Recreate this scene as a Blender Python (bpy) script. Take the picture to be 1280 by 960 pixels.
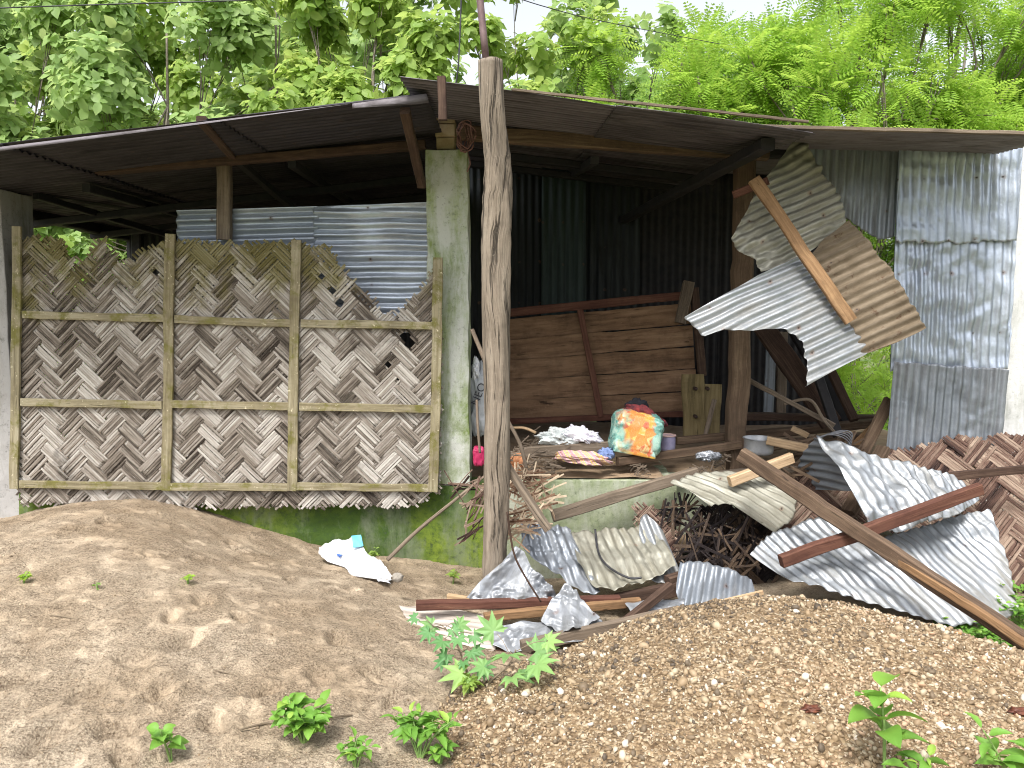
import bpy, math, random
import numpy as np
from mathutils import Vector

# ------------------------------------------------------------------ camera, world, sun, exposure
S = bpy.context.scene
for o in list(bpy.data.objects): bpy.data.objects.remove(o)
C = S.collection
CAMZ, FPX, PITCH = 1.6, 960.0, math.radians(5.5)
cam_d = bpy.data.cameras.new('camera'); cam = bpy.data.objects.new('camera', cam_d); C.objects.link(cam)
cam_d.sensor_width = 36; cam_d.lens = 36 * FPX / 1280; cam_d.clip_start = .05; cam_d.clip_end = 800
cam.location = (0, 0, CAMZ); cam.rotation_euler = (math.radians(90) - PITCH, 0, 0); S.camera = cam
w = bpy.data.worlds.new('World'); S.world = w; w.use_nodes = True
wn = w.node_tree.nodes; wl = w.node_tree.links; wn.clear()
sky = wn.new('ShaderNodeTexSky'); sky.sky_type = 'NISHITA'; sky.sun_disc = False
SUN_EL, SUN_AZ = math.radians(58), math.radians(200)     # azimuth clockwise from +Y: behind the camera, to the left
sky.sun_elevation = SUN_EL; sky.sun_rotation = SUN_AZ; sky.air_density = 1.0; sky.dust_density = 4.0; sky.ozone_density = 1.0
hs = wn.new('ShaderNodeHueSaturation'); hs.inputs['Saturation'].default_value = .28; hs.inputs['Value'].default_value = 1.0
bg = wn.new('ShaderNodeBackground'); bg.inputs['Strength'].default_value = .125
wo = wn.new('ShaderNodeOutputWorld')
wl.new(sky.outputs[0], hs.inputs['Color']); wl.new(hs.outputs[0], bg.inputs[0]); wl.new(bg.outputs[0], wo.inputs[0])
sd = bpy.data.lights.new('sun', 'SUN'); sd.energy = 1.5; sd.angle = math.radians(12); sd.color = (1, .97, .92)
sun = bpy.data.objects.new('sun', sd); C.objects.link(sun)
sdir = Vector((math.sin(SUN_AZ) * math.cos(SUN_EL), math.cos(SUN_AZ) * math.cos(SUN_EL), math.sin(SUN_EL)))
sun.rotation_euler = sdir.to_track_quat('Z', 'Y').to_euler(); sun.location = (0, -5, 12)
S.view_settings.view_transform = 'Standard'; S.view_settings.look = 'None'
S.view_settings.exposure = 1.42; S.view_settings.gamma = 1; S.view_settings.use_curve_mapping = False
S.render.engine = 'CYCLES'
S.cycles.filter_width = 1.05; S.cycles.max_bounces = 6; S.cycles.transmission_bounces = 4; S.cycles.transparent_max_bounces = 4

# ------------------------------------------------------------------ helpers
rng = random.Random(7); npr = np.random.RandomState(11)
CP, SP = math.cos(PITCH), math.sin(PITCH)
def P(px, py, Y):
    """world point at depth Y, measured off the photograph"""
    x = (px - 640) / FPX; v = -(py - 480) / FPX
    d = (x, v * SP + CP, v * CP - SP); k = Y / d[1]
    return np.array((d[0] * k, Y, CAMZ + d[2] * k))
def PW(p): return P(*p) if not isinstance(p, np.ndarray) else p
def W(x, y, z): return np.array((x, y, z), float)

def _h(ix, iy, seed):
    n = (ix.astype(np.int64) * 374761393 + iy.astype(np.int64) * 668265263 + seed * 1442695041) & 0x7fffffff
    n = ((n ^ (n >> 13)) * 1274126177) & 0x7fffffff
    return ((n ^ (n >> 16)) & 0xffff) / 65535.0
def vn(x, y, seed=0):
    x = np.asarray(x, float); y = np.asarray(y, float)
    x, y = np.broadcast_arrays(x, y)
    ix = np.floor(x); iy = np.floor(y); fx = x - ix; fy = y - iy
    fx = fx * fx * (3 - 2 * fx); fy = fy * fy * (3 - 2 * fy)
    a = _h(ix, iy, seed); b = _h(ix + 1, iy, seed); c = _h(ix, iy + 1, seed); d = _h(ix + 1, iy + 1, seed)
    return (a * (1 - fx) + b * fx) * (1 - fy) + (c * (1 - fx) + d * fx) * fy * 1.0
def fbm(x, y, seed=0, oct=4, gain=.5):
    s = 0; a = 1; t = 0
    for k in range(oct):
        s = s + a * (vn(x * 2 ** k + 17.3 * k, y * 2 ** k - 9.1 * k, seed + k) * 2 - 1); t += a; a *= gain
    return s / t
def ridged(x, y, seed=0, oct=3):
    s = 0; a = 1; t = 0
    for k in range(oct):
        s = s + a * (1 - np.abs(vn(x * 2 ** k, y * 2 ** k, seed + k) * 2 - 1) * 2); t += a; a *= .5
    return s / t

def crease(x, y, seed=0, n=7):
    R = random.Random(seed * 13 + 1); wx = x + .22 * fbm(x * .7, y * .7, seed + 2, 2); wy = y + .22 * fbm(x * .7 + 9, y * .7, seed + 3, 2); s = 0; t = 0
    for k in range(n):
        a = R.uniform(0, math.pi); f = R.uniform(.35, 1.15) * (1 + .25 * k); q = (wx * math.cos(a) + wy * math.sin(a)) * f + R.random() * 7
        am = 1 / f; m = vn(x * .6 + 11 * k, y * .6, seed + k); s = s + am * (np.abs(q - np.floor(q) - .5) * 4 - 1) * np.clip(m * 2.2 - .5, 0, 1.2); t += am * .6
    return s / t
ORIG = {}
def put(name, V, F, mat, parent=None, uv=None, tint=None, smooth=False, origin=None, solid=0, extra=None):
    V = np.asarray(V, float).reshape(-1, 3)
    if parent is not None: o0 = ORIG[parent.name]
    else:
        o0 = np.array(((V[:, 0].min() + V[:, 0].max()) / 2, (V[:, 1].min() + V[:, 1].max()) / 2, V[:, 2].min())) if origin is None else np.array(origin, float)
    me = bpy.data.meshes.new(name); Vl = V - o0
    if isinstance(F, np.ndarray):
        k = F.shape[1]; nf = len(F)
        me.vertices.add(len(Vl)); me.vertices.foreach_set('co', Vl.astype(np.float32).ravel())
        me.loops.add(nf * k); me.loops.foreach_set('vertex_index', F.astype(np.int32).ravel())
        me.polygons.add(nf); me.polygons.foreach_set('loop_start', np.arange(0, nf * k, k, dtype=np.int32))
        me.polygons.foreach_set('loop_total', np.full(nf, k, dtype=np.int32))
        me.update(calc_edges=True)
    else:
        me.from_pydata([tuple(v) for v in Vl], [], F); me.update()
    if uv is not None:
        uv = np.asarray(uv, float); l = me.uv_layers.new(name='UVMap')
        vi = np.empty(len(me.loops), dtype=np.int32); me.loops.foreach_get('vertex_index', vi)
        l.data.foreach_set('uv', uv[vi].astype(np.float32).ravel())
    if tint is not None:
        a = me.attributes.new('tint', 'FLOAT', 'POINT'); a.data.foreach_set('value', np.asarray(tint, np.float32).ravel())
    if smooth: me.polygons.foreach_set('use_smooth', np.ones(len(me.polygons), dtype=bool))
    me.materials.append(mat)
    ob = bpy.data.objects.new(name, me); C.objects.link(ob)
    if parent is not None: ob.parent = parent
    else: ob.location = o0
    ORIG[ob.name] = o0
    if solid:
        m = ob.modifiers.new('thickness', 'SOLIDIFY'); m.thickness = solid; m.offset = 0
    return ob
def tag(o, label, cat, group=None):
    o['label'] = label; o['category'] = cat
    if group: o['group'] = group
    return o
def struct(o, kind='structure'): o['kind'] = kind; return o
def empty(name, loc, label, cat, group=None):
    o = bpy.data.objects.new(name, None); C.objects.link(o); o.location = tuple(loc); ORIG[o.name] = np.array(loc, float)
    return tag(o, label, cat, group)

class MB:
    def __init__(s): s.v = []; s.f = []; s.uv = []; s.t = []; s.n = 0
    def add(s, V, F, UV, T=.5):
        V = np.asarray(V, float); s.v.append(V); s.f += [tuple(i + s.n for i in f) for f in F]
        s.uv.append(np.asarray(UV, float)); s.t.append(np.full(len(V), T) if np.isscalar(T) else np.asarray(T)); s.n += len(V)
    def build(s, name, mat, parent=None, **k):
        return put(name, np.vstack(s.v), s.f, mat, parent, uv=np.vstack(s.uv), tint=np.concatenate(s.t), **k)

def sweep(mb, path, sec, up=None, closed_ends=True, tint=.5, jitter=0, uoff=0):
    """sweep sections along a path; sec: function(i, t) -> list of (a, b) offsets"""
    path = np.asarray(path, float); n = len(path)
    T = np.gradient(path, axis=0); T /= np.linalg.norm(T, axis=1)[:, None] + 1e-9
    upv = np.array((0, 0, 1.)) if up is None else np.asarray(up, float)
    if abs(np.dot(T[0], upv)) > .95: upv = np.array((0, 1., 0)) if up is None else upv
    V = []; UV = []; L = 0; k = None
    for i in range(n):
        a = np.cross(upv, T[i]); a /= np.linalg.norm(a) + 1e-9; b = np.cross(T[i], a)
        if i: L += np.linalg.norm(path[i] - path[i - 1])
        s = sec(i, i / (n - 1)); k = len(s); per = 0; q = s[-1]
        for p in s:
            V.append(path[i] + a * p[0] + b * p[1]); per += math.hypot(p[0] - q[0], p[1] - q[1]); q = p; UV.append((L + uoff, per))
    F = []
    for i in range(n - 1):
        for j in range(k): F.append((i * k + j, i * k + (j + 1) % k, (i + 1) * k + (j + 1) % k, (i + 1) * k + j))
    if closed_ends: F.append(tuple(range(k))[::-1]); F.append(tuple((n - 1) * k + j for j in range(k)))
    mb.add(V, F, UV, tint)
def plank_mb(mb, p0, p1, wd, th, up=None, seg=None, wob=.004, bow=0, taper=1, rough_end=0, roll=0, tint=None):
    p0 = PW(p0); p1 = PW(p1); L = np.linalg.norm(p1 - p0); seg = seg or max(4, int(L / .07))
    path = [p0 + (p1 - p0) * i / seg for i in range(seg + 1)]
    s1 = rng.random() * 100; b = min(wd, th) * .12
    d = (p1 - p0) / L
    path = [p + np.array((0, 0, bow * 4 * (i / seg) * (1 - i / seg) * L)) + np.array([float(fbm(s1 + i * .35, q * 3.3, 5)) for q in range(3)]) * wob for i, p in enumerate(path)]
    cr, sr = math.cos(roll), math.sin(roll)
    def sec(i, t):
        k = 1 + (taper - 1) * t
        hw = wd / 2 * k * (1 + .1 * float(fbm(s1 + i * .4, 3.1, 9))); ht = th / 2 * k * (1 + .1 * float(fbm(s1 + i * .4, 8.1, 9)))
        r = [(-hw + b, -ht), (hw - b, -ht), (hw, -ht + b), (hw, ht - b), (hw - b, ht), (-hw + b, ht), (-hw, ht - b), (-hw, -ht + b)]
        return [(x * cr - y * sr, x * sr + y * cr) for x, y in r]
    sweep(mb, path, sec, up, tint=rng.random() if tint is None else tint, uoff=rng.random() * 9)
def plank(name, p0, p1, wd, th, mat, parent=None, label=None, cat='plank', group=None, **k):
    mb = MB(); plank_mb(mb, p0, p1, wd, th, **k); o = mb.build(name, mat, parent)
    if label: tag(o, label, cat, group)
    return o
def tube_mb(mb, path, r, k=8, tint=.5, knob=0, seed=0, kf=.35):
    rr = r if callable(r) else (lambda t: r)
    def sec(i, t):
        q = rr(t); return [(q * (1 + knob * float(fbm(seed + 2 * math.cos(2 * math.pi * j / k), i * kf + 2 * math.sin(2 * math.pi * j / k), 3))) * math.cos(2 * math.pi * j / k), q * (1 + knob * float(fbm(seed + 2 * math.cos(2 * math.pi * j / k), i * kf + 2 * math.sin(2 * math.pi * j / k), 3))) * math.sin(2 * math.pi * j / k)) for j in range(k)]
    sweep(mb, path, sec, tint=tint)
def spline(pts, n):
    pts = np.asarray(pts, float); m = len(pts); out = []
    for i in range(n):
        t = i / (n - 1) * (m - 1); k = min(int(t), m - 2); f = t - k
        p = [pts[max(0, min(m - 1, k + q))] for q in (-1, 0, 1, 2)]
        out.append(.5 * ((2 * p[1]) + (-p[0] + p[2]) * f + (2 * p[0] - 5 * p[1] + 4 * p[2] - p[3]) * f * f + (-p[0] + 3 * p[1] - 3 * p[2] + p[3]) * f ** 3))
    return np.array(out)
def box_mb(mb, lo, hi, tint=.5, rough=0, n=None):
    """axis box with subdivided, slightly uneven faces"""
    lo = np.asarray(lo, float); hi = np.asarray(hi, float); D = hi - lo; step = max(D) / (n or 10)
    for ax in range(3):
        a, b = [(1, 2), (0, 2), (0, 1)][ax]; na = max(1, int(round(D[a] / step))); nb = max(1, int(round(D[b] / step)))
        for sd_ in (0, 1):
            A, B = np.meshgrid(np.linspace(0, 1, na + 1), np.linspace(0, 1, nb + 1), indexing='ij')
            V = np.zeros(A.shape + (3,)); V[..., a] = lo[a] + A * D[a]; V[..., b] = lo[b] + B * D[b]; V[..., ax] = (lo, hi)[sd_][ax]
            if rough:
                for q in range(3): V[..., q] += rough * fbm(V[..., 0] * 5 + V[..., 2] * 4.1 + 50 * q, V[..., 2] * 5 + V[..., 1] * 5, 3, 3)
            idx = np.arange((na + 1) * (nb + 1)).reshape(na + 1, nb + 1); F = []
            for i in range(na):
                for j in range(nb):
                    f = (idx[i, j], idx[i + 1, j], idx[i + 1, j + 1], idx[i, j + 1])
                    F.append(f if (sd_ == 1) == (ax != 1) else f[::-1])
            mb.add(V.reshape(-1, 3), F, np.stack([V[..., a].ravel(), V[..., b].ravel()], 1), tint)
def box(name, lo, hi, mat, parent=None, rough=0, n=None, bev=.006, label=None, cat=None):
    mb = MB(); box_mb(mb, lo, hi, rng.random(), rough, n); o = mb.build(name, mat, parent)
    m = o.modifiers.new('weld', 'WELD'); m.merge_threshold = .002
    if bev: m = o.modifiers.new('bevel', 'BEVEL'); m.width = bev; m.segments = 2; m.limit_method = 'ANGLE'; m.angle_limit = 1.0
    if label: tag(o, label, cat)
    return o

def sheet(name, outline, ridge, mat, parent=None, pitch=.07, amp=.009, crumple=.012, cs=4., torn=.006, nu=None, seed=1, label=None, cat='metal sheet', group=None, bend=None, quad=True, flat=0, offs=0., sh=0., waves=8, fine=0.):
    """corrugated (or plain) sheet cut to an outline, ridges along `ridge`"""
    pts = np.array([PW(p) for p in outline]); c = pts.mean(0)
    n = np.linalg.svd(pts - c)[2][2]
    if np.dot(n, np.array((0, 0, CAMZ)) - c) < 0: n = -n
    u = PW(ridge[1]) - PW(ridge[0]); u -= n * np.dot(u, n); u /= np.linalg.norm(u); v = np.cross(n, u)
    s = (pts - c) @ u; t = (pts - c) @ v; r = (pts - c) @ n
    sc = max(np.ptp(s), np.ptp(t)) / 2
    def basis(a, b):
        a = a / sc; b = b / sc; L = [np.ones_like(a), a, b, a * b]
        if quad and len(pts) > 6: L += [a * a, b * b]
        return np.stack(L, -1)
    A = basis(s, t); coef = np.linalg.solve(A.T @ A + .01 * np.eye(A.shape[1]), A.T @ r)
    stp = pitch / waves; vs = np.arange(t.min() + 1e-4, t.max() - 1e-4, stp); m = len(pts)
    nu = nu or int(max(14, np.ptp(s) / (.006 if waves > 12 else .016))); G = []; UVs = []
    for vv in vs:
        xs = []
        for i in range(m):
            j = (i + 1) % m
            if (t[i] - vv) * (t[j] - vv) < 0: xs.append(s[i] + (s[j] - s[i]) * (vv - t[i]) / (t[j] - t[i]))
        if len(xs) < 2: xs = [0, 1e-3]
        a, b = min(xs), max(xs)
        a += torn * float(fbm(vv * 22, 1.3, seed + 40, 3)) * 2; b += torn * float(fbm(vv * 22, 7.3, seed + 60, 3)) * 2
        uu = np.linspace(a, b, nu); G.append(np.stack([uu, np.full(nu, vv)], 1))
    G = np.array(G); a = G[..., 0]; b = G[..., 1]
    dz = basis(a, b) @ coef
    damp = np.clip(1 - flat * (vn(a * cs * .9 + 3, b * cs * .9, seed + 5) * 1.6 - .3), .15, 1)
    dz = dz + amp * np.sin(2 * math.pi * (b + sh * fbm(a * 2, b * 2, seed + 3, 2)) / pitch) * damp
    dz = dz + crumple * (crease(a * cs, b * cs, seed) * .75 + fbm(a * cs * .6, b * cs * .6, seed + 9, 2) * .9)
    if fine: dz = dz + fine * crease(a * cs * 2.6, b * cs * 2.6, seed + 21) * np.clip(vn(a * cs * 1.3, b * cs * 1.3, seed + 33) * 2.4 - .6, 0, 1.3)
    if bend: dz = dz + bend(a / sc, b / sc)
    V = c + a[..., None] * u + b[..., None] * v + (dz + offs)[..., None] * n
    nr, ncol = a.shape; I = np.arange(nr * ncol).reshape(nr, ncol)
    F = np.stack([I[:-1, :-1], I[1:, :-1], I[1:, 1:], I[:-1, 1:]], -1).reshape(-1, 4)
    o = put(name, V.reshape(-1, 3), F, mat, parent, uv=np.stack([a.ravel() + seed * 3.7, b.ravel() + seed], 1), tint=np.full(a.size, rng.random()), smooth=waves <= 12, solid=.0016)
    if label: tag(o, label, cat, group)
    return o

def inpoly_intervals(poly, o, d):
    xs = []; m = len(poly)
    for i in range(m):
        p = poly[i]; q = poly[(i + 1) % m]; e = q - p; den = d[0] * e[1] - d[1] * e[0]
        if abs(den) < 1e-9: continue
        w_ = p - o; t = (w_[0] * e[1] - w_[1] * e[0]) / den; s = (w_[0] * d[1] - w_[1] * d[0]) / den
        if 0 <= s < 1: xs.append(t)
    xs.sort(); return [(xs[i], xs[i + 1]) for i in range(0, len(xs) - 1, 2)]
def weave(name, poly, O, ex, ey, mat, parent=None, Wd=.145, ns=7, holes=(), rot=0., ja=.035, jb=.03, amp=.006, seed=3, missing=.01, tilt=1.0):
    """a woven mat of split-bamboo bundles (twill at 45 degrees), every slat a real ribbon"""
    R = random.Random(seed); O = np.asarray(O, float); ex = np.asarray(ex, float); ex /= np.linalg.norm(ex)
    ey = np.asarray(ey, float); ey -= ex * np.dot(ex, ey); ey /= np.linalg.norm(ey); nn = np.cross(ex, ey)
    poly = np.array(poly, float); mb = MB()
    A = np.array((math.cos(math.pi / 4 + rot), math.sin(math.pi / 4 + rot))); B = np.array((math.cos(-math.pi / 4 + rot), math.sin(-math.pi / 4 + rot)))
    cells = {}
    for dr in (0, 1):
        d, q = (A, B) if dr == 0 else (B, A)
        pr = poly @ q; k0, k1 = int(math.floor(pr.min() / Wd)), int(math.ceil(pr.max() / Wd))
        for k in range(k0, k1 + 1):
            for m in range(ns):
                if R.random() < missing: continue
                sw = Wd / ns; c = (k + (m + .5) / ns) * Wd + R.uniform(-.1, .1) * sw
                hw = sw * R.uniform(.43, .54); slope = R.uniform(-.004, .004) * tilt; tn = R.random(); th = R.uniform(.0015, .003); dn = R.uniform(-.001, .0015)
                for (a, b) in inpoly_intervals(poly, q * c, d):
                    a += R.uniform(-ja, ja * .4) ; b += R.uniform(-ja * .4, jb)
                    if b - a < .05: continue
                    n = max(3, int((b - a) / (Wd / 4))); ts = np.linspace(a, b, n + 1); run = []
                    for t in ts:
                        other = int(math.floor(t / Wd)); i, j = (k, other) if dr == 0 else (other, k)
                        upA = ((i + j) % 4) < 2; z = amp if upA == (dr == 0) else -amp
                        p2 = q * (c + slope * (t - (a + b) / 2)) + d * t
                        key = (dr, k, (i + j) // 2)
                        if key not in cells: cells[key] = R.betavariate(.8, .8)
                        hole = any((p2[0] - h[0]) ** 2 + (p2[1] - h[1]) ** 2 < h[2] ** 2 for h in holes)
                        if hole:
                            if len(run) > 1: _rib(mb, run, hw, th, O, ex, ey, nn, q, tn)
                            run = []; continue
                        run.append((p2, z + dn + R.uniform(-.0006, .0006), t, .5 * tn + .5 * cells[key]))
                    if len(run) > 1: _rib(mb, run, hw, th, O, ex, ey, nn, q, tn)
    return mb.build(name, mat, parent)
def _rib(mb, run, hw, th, O, ex, ey, nn, q, tn):
    V = []; UV = []; T = []; Q = ex * q[0] + ey * q[1]
    for p2, z, t, ti in run:
        c = O + ex * p2[0] + ey * p2[1] + nn * z
        V += [c - Q * hw - nn * th * .3, c - Q * hw * .6 + nn * th, c + Q * hw * .6 + nn * th, c + Q * hw - nn * th * .3]
        for k in range(4): UV.append((t + tn * 31, tn * 57 + k * hw * .6)); T.append(ti)
    n = len(run); F = []
    for i in range(n - 1):
        for j in range(4): F.append((i * 4 + j, i * 4 + (j + 1) % 4, (i + 1) * 4 + (j + 1) % 4, (i + 1) * 4 + j)[::-1])
    F.append((0, 1, 2, 3)); F.append((n * 4 - 1, n * 4 - 2, n * 4 - 3, n * 4 - 4)); mb.add(V, F, UV, T)

# ------------------------------------------------------------------ materials
class NT:
    def __init__(s, name):
        s.m = bpy.data.materials.new(name); s.m.use_nodes = True; s.t = s.m.node_tree; s.t.nodes.clear()
        s.out = s.n('ShaderNodeOutputMaterial'); s.tc = s.n('ShaderNodeTexCoord'); s.obj = s.tc.outputs['Object']; s.uv = s.tc.outputs['UV']
    def n(s, ty, **k):
        x = s.t.nodes.new(ty)
        for a, b in k.items(): setattr(x, a, b)
        return x
    def l(s, a, b):
        if isinstance(a, (int, float)): b.default_value = a
        elif isinstance(a, (tuple, list)): b.default_value = tuple(a) + ((1,) if len(a) == 3 and len(b.default_value) == 4 else ())
        else: s.t.links.new(a, b)
    def map(s, vec, sc, loc=(0, 0, 0), rot=(0, 0, 0)):
        x = s.n('ShaderNodeMapping'); s.l(vec, x.inputs[0]); x.inputs['Scale'].default_value = sc; x.inputs['Location'].default_value = loc; x.inputs['Rotation'].default_value = rot; return x.outputs[0]
    def noise(s, vec, scale, detail=4, rough=.6, dist=0, out=0):
        x = s.n('ShaderNodeTexNoise'); s.l(vec, x.inputs['Vector']); x.inputs['Scale'].default_value = scale; x.inputs['Detail'].default_value = detail
        x.inputs['Roughness'].default_value = rough; x.inputs['Distortion'].default_value = dist; return x.outputs[out]
    def vor(s, vec, scale, out='Distance', feature='F1', rnd=1):
        x = s.n('ShaderNodeTexVoronoi', feature=feature); s.l(vec, x.inputs['Vector']); x.inputs['Scale'].default_value = scale; x.inputs['Randomness'].default_value = rnd; return x.outputs[out]
    def ramp(s, fac, stops, interp='LINEAR'):
        x = s.n('ShaderNodeValToRGB'); s.l(fac, x.inputs[0]); cr = x.color_ramp; cr.interpolation = interp
        while len(cr.elements) < len(stops): cr.elements.new(.5)
        for e, (p, c) in zip(cr.elements, stops): e.position = p; e.color = (c, c, c, 1) if isinstance(c, (int, float)) else tuple(c) + (1,)
        return x.outputs[0]
    def mix(s, f, a, b, mode='MIX'):
        x = s.n('ShaderNodeMix', data_type='RGBA', blend_type=mode); s.l(f, x.inputs[0]); s.l(a, x.inputs[6]); s.l(b, x.inputs[7]); return x.outputs[2]
    def math(s, op, a, b=0, clamp=False):
        x = s.n('ShaderNodeMath', operation=op, use_clamp=clamp); s.l(a, x.inputs[0]); s.l(b, x.inputs[1]); return x.outputs[0]
    def sep(s, vec):
        x = s.n('ShaderNodeSeparateXYZ'); s.l(vec, x.inputs[0]); return x.outputs
    def attr(s, name='tint'): return s.n('ShaderNodeAttribute', attribute_name=name).outputs['Fac']
    def bump(s, h, st=.4, dist=.01, nrm=None):
        x = s.n('ShaderNodeBump'); x.inputs['Strength'].default_value = st; x.inputs['Distance'].default_value = dist; s.l(h, x.inputs['Height'])
        if nrm is not None: s.l(nrm, x.inputs['Normal'])
        return x.outputs[0]
    def bsdf(s, col, rough=.8, metal=0, nrm=None, spec=.4):
        x = s.n('ShaderNodeBsdfPrincipled'); s.l(col, x.inputs['Base Color']); s.l(rough, x.inputs['Roughness']); s.l(metal, x.inputs['Metallic']); x.inputs['Specular IOR Level'].default_value = spec
        if nrm is not None: s.l(nrm, x.inputs['Normal'])
        return x
    def fin(s, sh): s.t.links.new(sh.outputs[0], s.out.inputs[0]); return s.m

def M_wood(name, dark, mid, light, rough=.85, moss=None, mossamt=0, grain=1.0, bump=.5, crk=.3):
    t = NT(name); uv = t.map(t.uv, (1, 1, 1)); tn = t.attr()
    j = t.n('ShaderNodeCombineXYZ'); t.l(t.math('MULTIPLY', tn, 13.), j.inputs[2])
    va = t.n('ShaderNodeVectorMath', operation='ADD'); t.l(uv, va.inputs[0]); t.l(j.outputs[0], va.inputs[1]); v = va.outputs[0]
    g = t.noise(t.map(v, (2.2, 60 * grain, 1)), 1, 6, .65, .3); g2 = t.noise(t.map(v, (6, 190 * grain, 1)), 1, 3, .6)
    big = t.noise(t.map(v, (1.5, 5, 1)), 1.4, 4, .6)
    f = t.math('ADD', t.math('MULTIPLY', g, .6), t.math('MULTIPLY', big, .4))
    c = t.ramp(f, [(.3, dark), (.5, mid), (.7, light)])
    crack = t.ramp(g2, [(.28, .25), (.4, 1)]); c = t.mix(.85, c, crack, 'MULTIPLY')
    c = t.mix(t.math('MULTIPLY', tn, .35), c, t.mix(.5, c, light)) if True else c
    if moss:
        mn = t.noise(t.obj, 6, 5, .7); c = t.mix(t.ramp(mn, [(.62 - mossamt * .35, 0), (.72 - mossamt * .3, .85)]), c, t.mix(g, moss, tuple(q * .5 for q in moss)))
        ch = t.noise(t.obj, 38, 3, .7); c = t.mix(t.ramp(ch, [(.66, 0), (.7, .7)]), c, tuple(min(1, q * 2.2) for q in light))
    ck = t.ramp(t.noise(t.map(v, (1.6, 34 * grain, 1), loc=(5, 3, 0)), 1, 5, .7, .6), [(crk, .1), (crk + .06, 1)]); c = t.mix(.9, c, ck, 'MULTIPLY')
    spk = t.noise(t.obj, 70, 4, .75); c = t.mix(t.ramp(spk, [(.6, 0), (.72, .3)]), c, tuple(min(1, q * 1.5) for q in light)); c = t.mix(t.ramp(t.noise(t.obj, 4.5, 4, .7), [(.5, 0), (.7, .45)]), c, dark)
    h = t.math('ADD', t.math('ADD', g, t.math('MULTIPLY', g2, .6)), t.math('MULTIPLY', ck, .8))
    return t.fin(t.bsdf(c, rough, 0, t.bump(h, bump, .008), .25))
def M_galv(name, base, base2, stain, amt=.35, metal=.55, rough=.42, rust=.05, rustc=(.2, .09, .04), fine=.5, groove=.07, gam=.35):
    t = NT(name); o = t.obj; uv = t.uv
    n1 = t.noise(o, 2.2, 6, .65); n2 = t.noise(t.map(uv, (3, 16, 1)), 1.2, 5, .65, .4); sp = t.noise(o, 60, 3, .7)
    c = t.mix(t.ramp(n1, [(.35, 0), (.65, 1)]), base, base2); c = t.mix(t.math('MULTIPLY', sp, .35), c, tuple(q * .6 for q in base))
    sf = t.ramp(t.math('ADD', t.math('MULTIPLY', n1, .5), t.math('MULTIPLY', n2, .5)), [(.62 - amt * .35, 0), (.74 - amt * .2, 1)])
    c = t.mix(t.math('MULTIPLY', sf, .85), c, t.mix(sp, stain, tuple(q * .55 for q in stain)))
    ru = t.ramp(t.noise(o, 11, 6, .75), [(.7 - rust, 0), (.76 - rust * .8, 1)]); c = t.mix(ru, c, t.mix(sp, rustc, tuple(q * .4 for q in rustc)))
    nf = t.math('MAXIMUM', sf, ru); us = t.sep(uv)                     # groove shade painted as dark stripes, broken up by dirt streaks
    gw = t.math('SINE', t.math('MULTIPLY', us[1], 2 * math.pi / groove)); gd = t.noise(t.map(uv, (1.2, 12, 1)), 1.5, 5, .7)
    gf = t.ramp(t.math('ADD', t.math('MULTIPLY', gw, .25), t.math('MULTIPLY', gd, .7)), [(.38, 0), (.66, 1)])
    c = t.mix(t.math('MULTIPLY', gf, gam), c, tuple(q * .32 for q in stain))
    du = t.math('MULTIPLY', t.math('SUBTRACT', t.math('FRACT', t.math('DIVIDE', us[0], .43)), .5), .43); dv = t.math('MULTIPLY', t.math('SUBTRACT', t.math('FRACT', t.math('DIVIDE', us[1], 3 * groove)), .5), 3 * groove)
    dd = t.math('SQRT', t.math('ADD', t.math('MULTIPLY', du, du), t.math('MULTIPLY', dv, dv)))                      # nail holes and the rust round them
    dn = t.math('ADD', dd, t.math('MULTIPLY', t.math('SUBTRACT', t.noise(o, 14, 3, .7), .5), .05))
    nm = t.ramp(t.noise(t.map(uv, (5, 5, 1), loc=(3, 1, 0)), 1, 2, .5), [(.47, 0), (.53, 1)])
    c = t.mix(t.math('MULTIPLY', nm, t.ramp(dn, [(.004, .55), (.02, 0)])), c, tuple(q * .8 + .02 for q in rustc)); c = t.mix(t.math('MULTIPLY', nm, t.ramp(dd, [(.0035, 1), (.005, 0)])), c, (.02, .016, .014))
    me = t.math('MULTIPLY', t.math('SUBTRACT', 1., nf), metal); ro = t.math('ADD', t.math('MULTIPLY', nf, .35), t.math('ADD', rough - .1, t.math('MULTIPLY', n2, .2)))
    b = t.bump(t.noise(o, 25, 5, .6, .5), fine, .004)
    return t.fin(t.bsdf(c, ro, me, b, .4))
def M_concrete(name, base, base2, moss1, moss2, mamt, dark=.5, streak=True, sc=1.):
    t = NT(name); o = t.obj; s = t.sep(o)
    n1 = t.noise(o, 3 * sc, 6, .7); n2 = t.noise(o, 28 * sc, 5, .75); st = t.noise(t.map(o, (5 * sc, 5 * sc, 1.3)), 1, 6, .7, .4); lo = t.ramp(t.noise(o, 1.3 * sc, 3, .6), [(.4, 0), (.6, 1)])
    c = t.mix(n1, base, base2)
    m = t.ramp(t.math('ADD', t.math('MULTIPLY', n1, .4), t.math('MULTIPLY', st, .6)), [(.58 - mamt * .35, 0), (.68 - mamt * .25, 1)])
    c = t.mix(m, c, t.mix(t.math('MULTIPLY', t.ramp(n2, [(.3, .3), (.6, 1)]), t.math('ADD', t.math('MULTIPLY', lo, .8), .2)), moss1, moss2))
    c = t.mix(t.ramp(n2, [(.3, dark), (.44, 0)]), c, (.05, .055, .04))
    h = t.math('ADD', n2, t.math('MULTIPLY', t.noise(o, 120, 3, .6), .5))
    return t.fin(t.bsdf(c, .9, 0, t.bump(h, .5, .006), .2))
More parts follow.
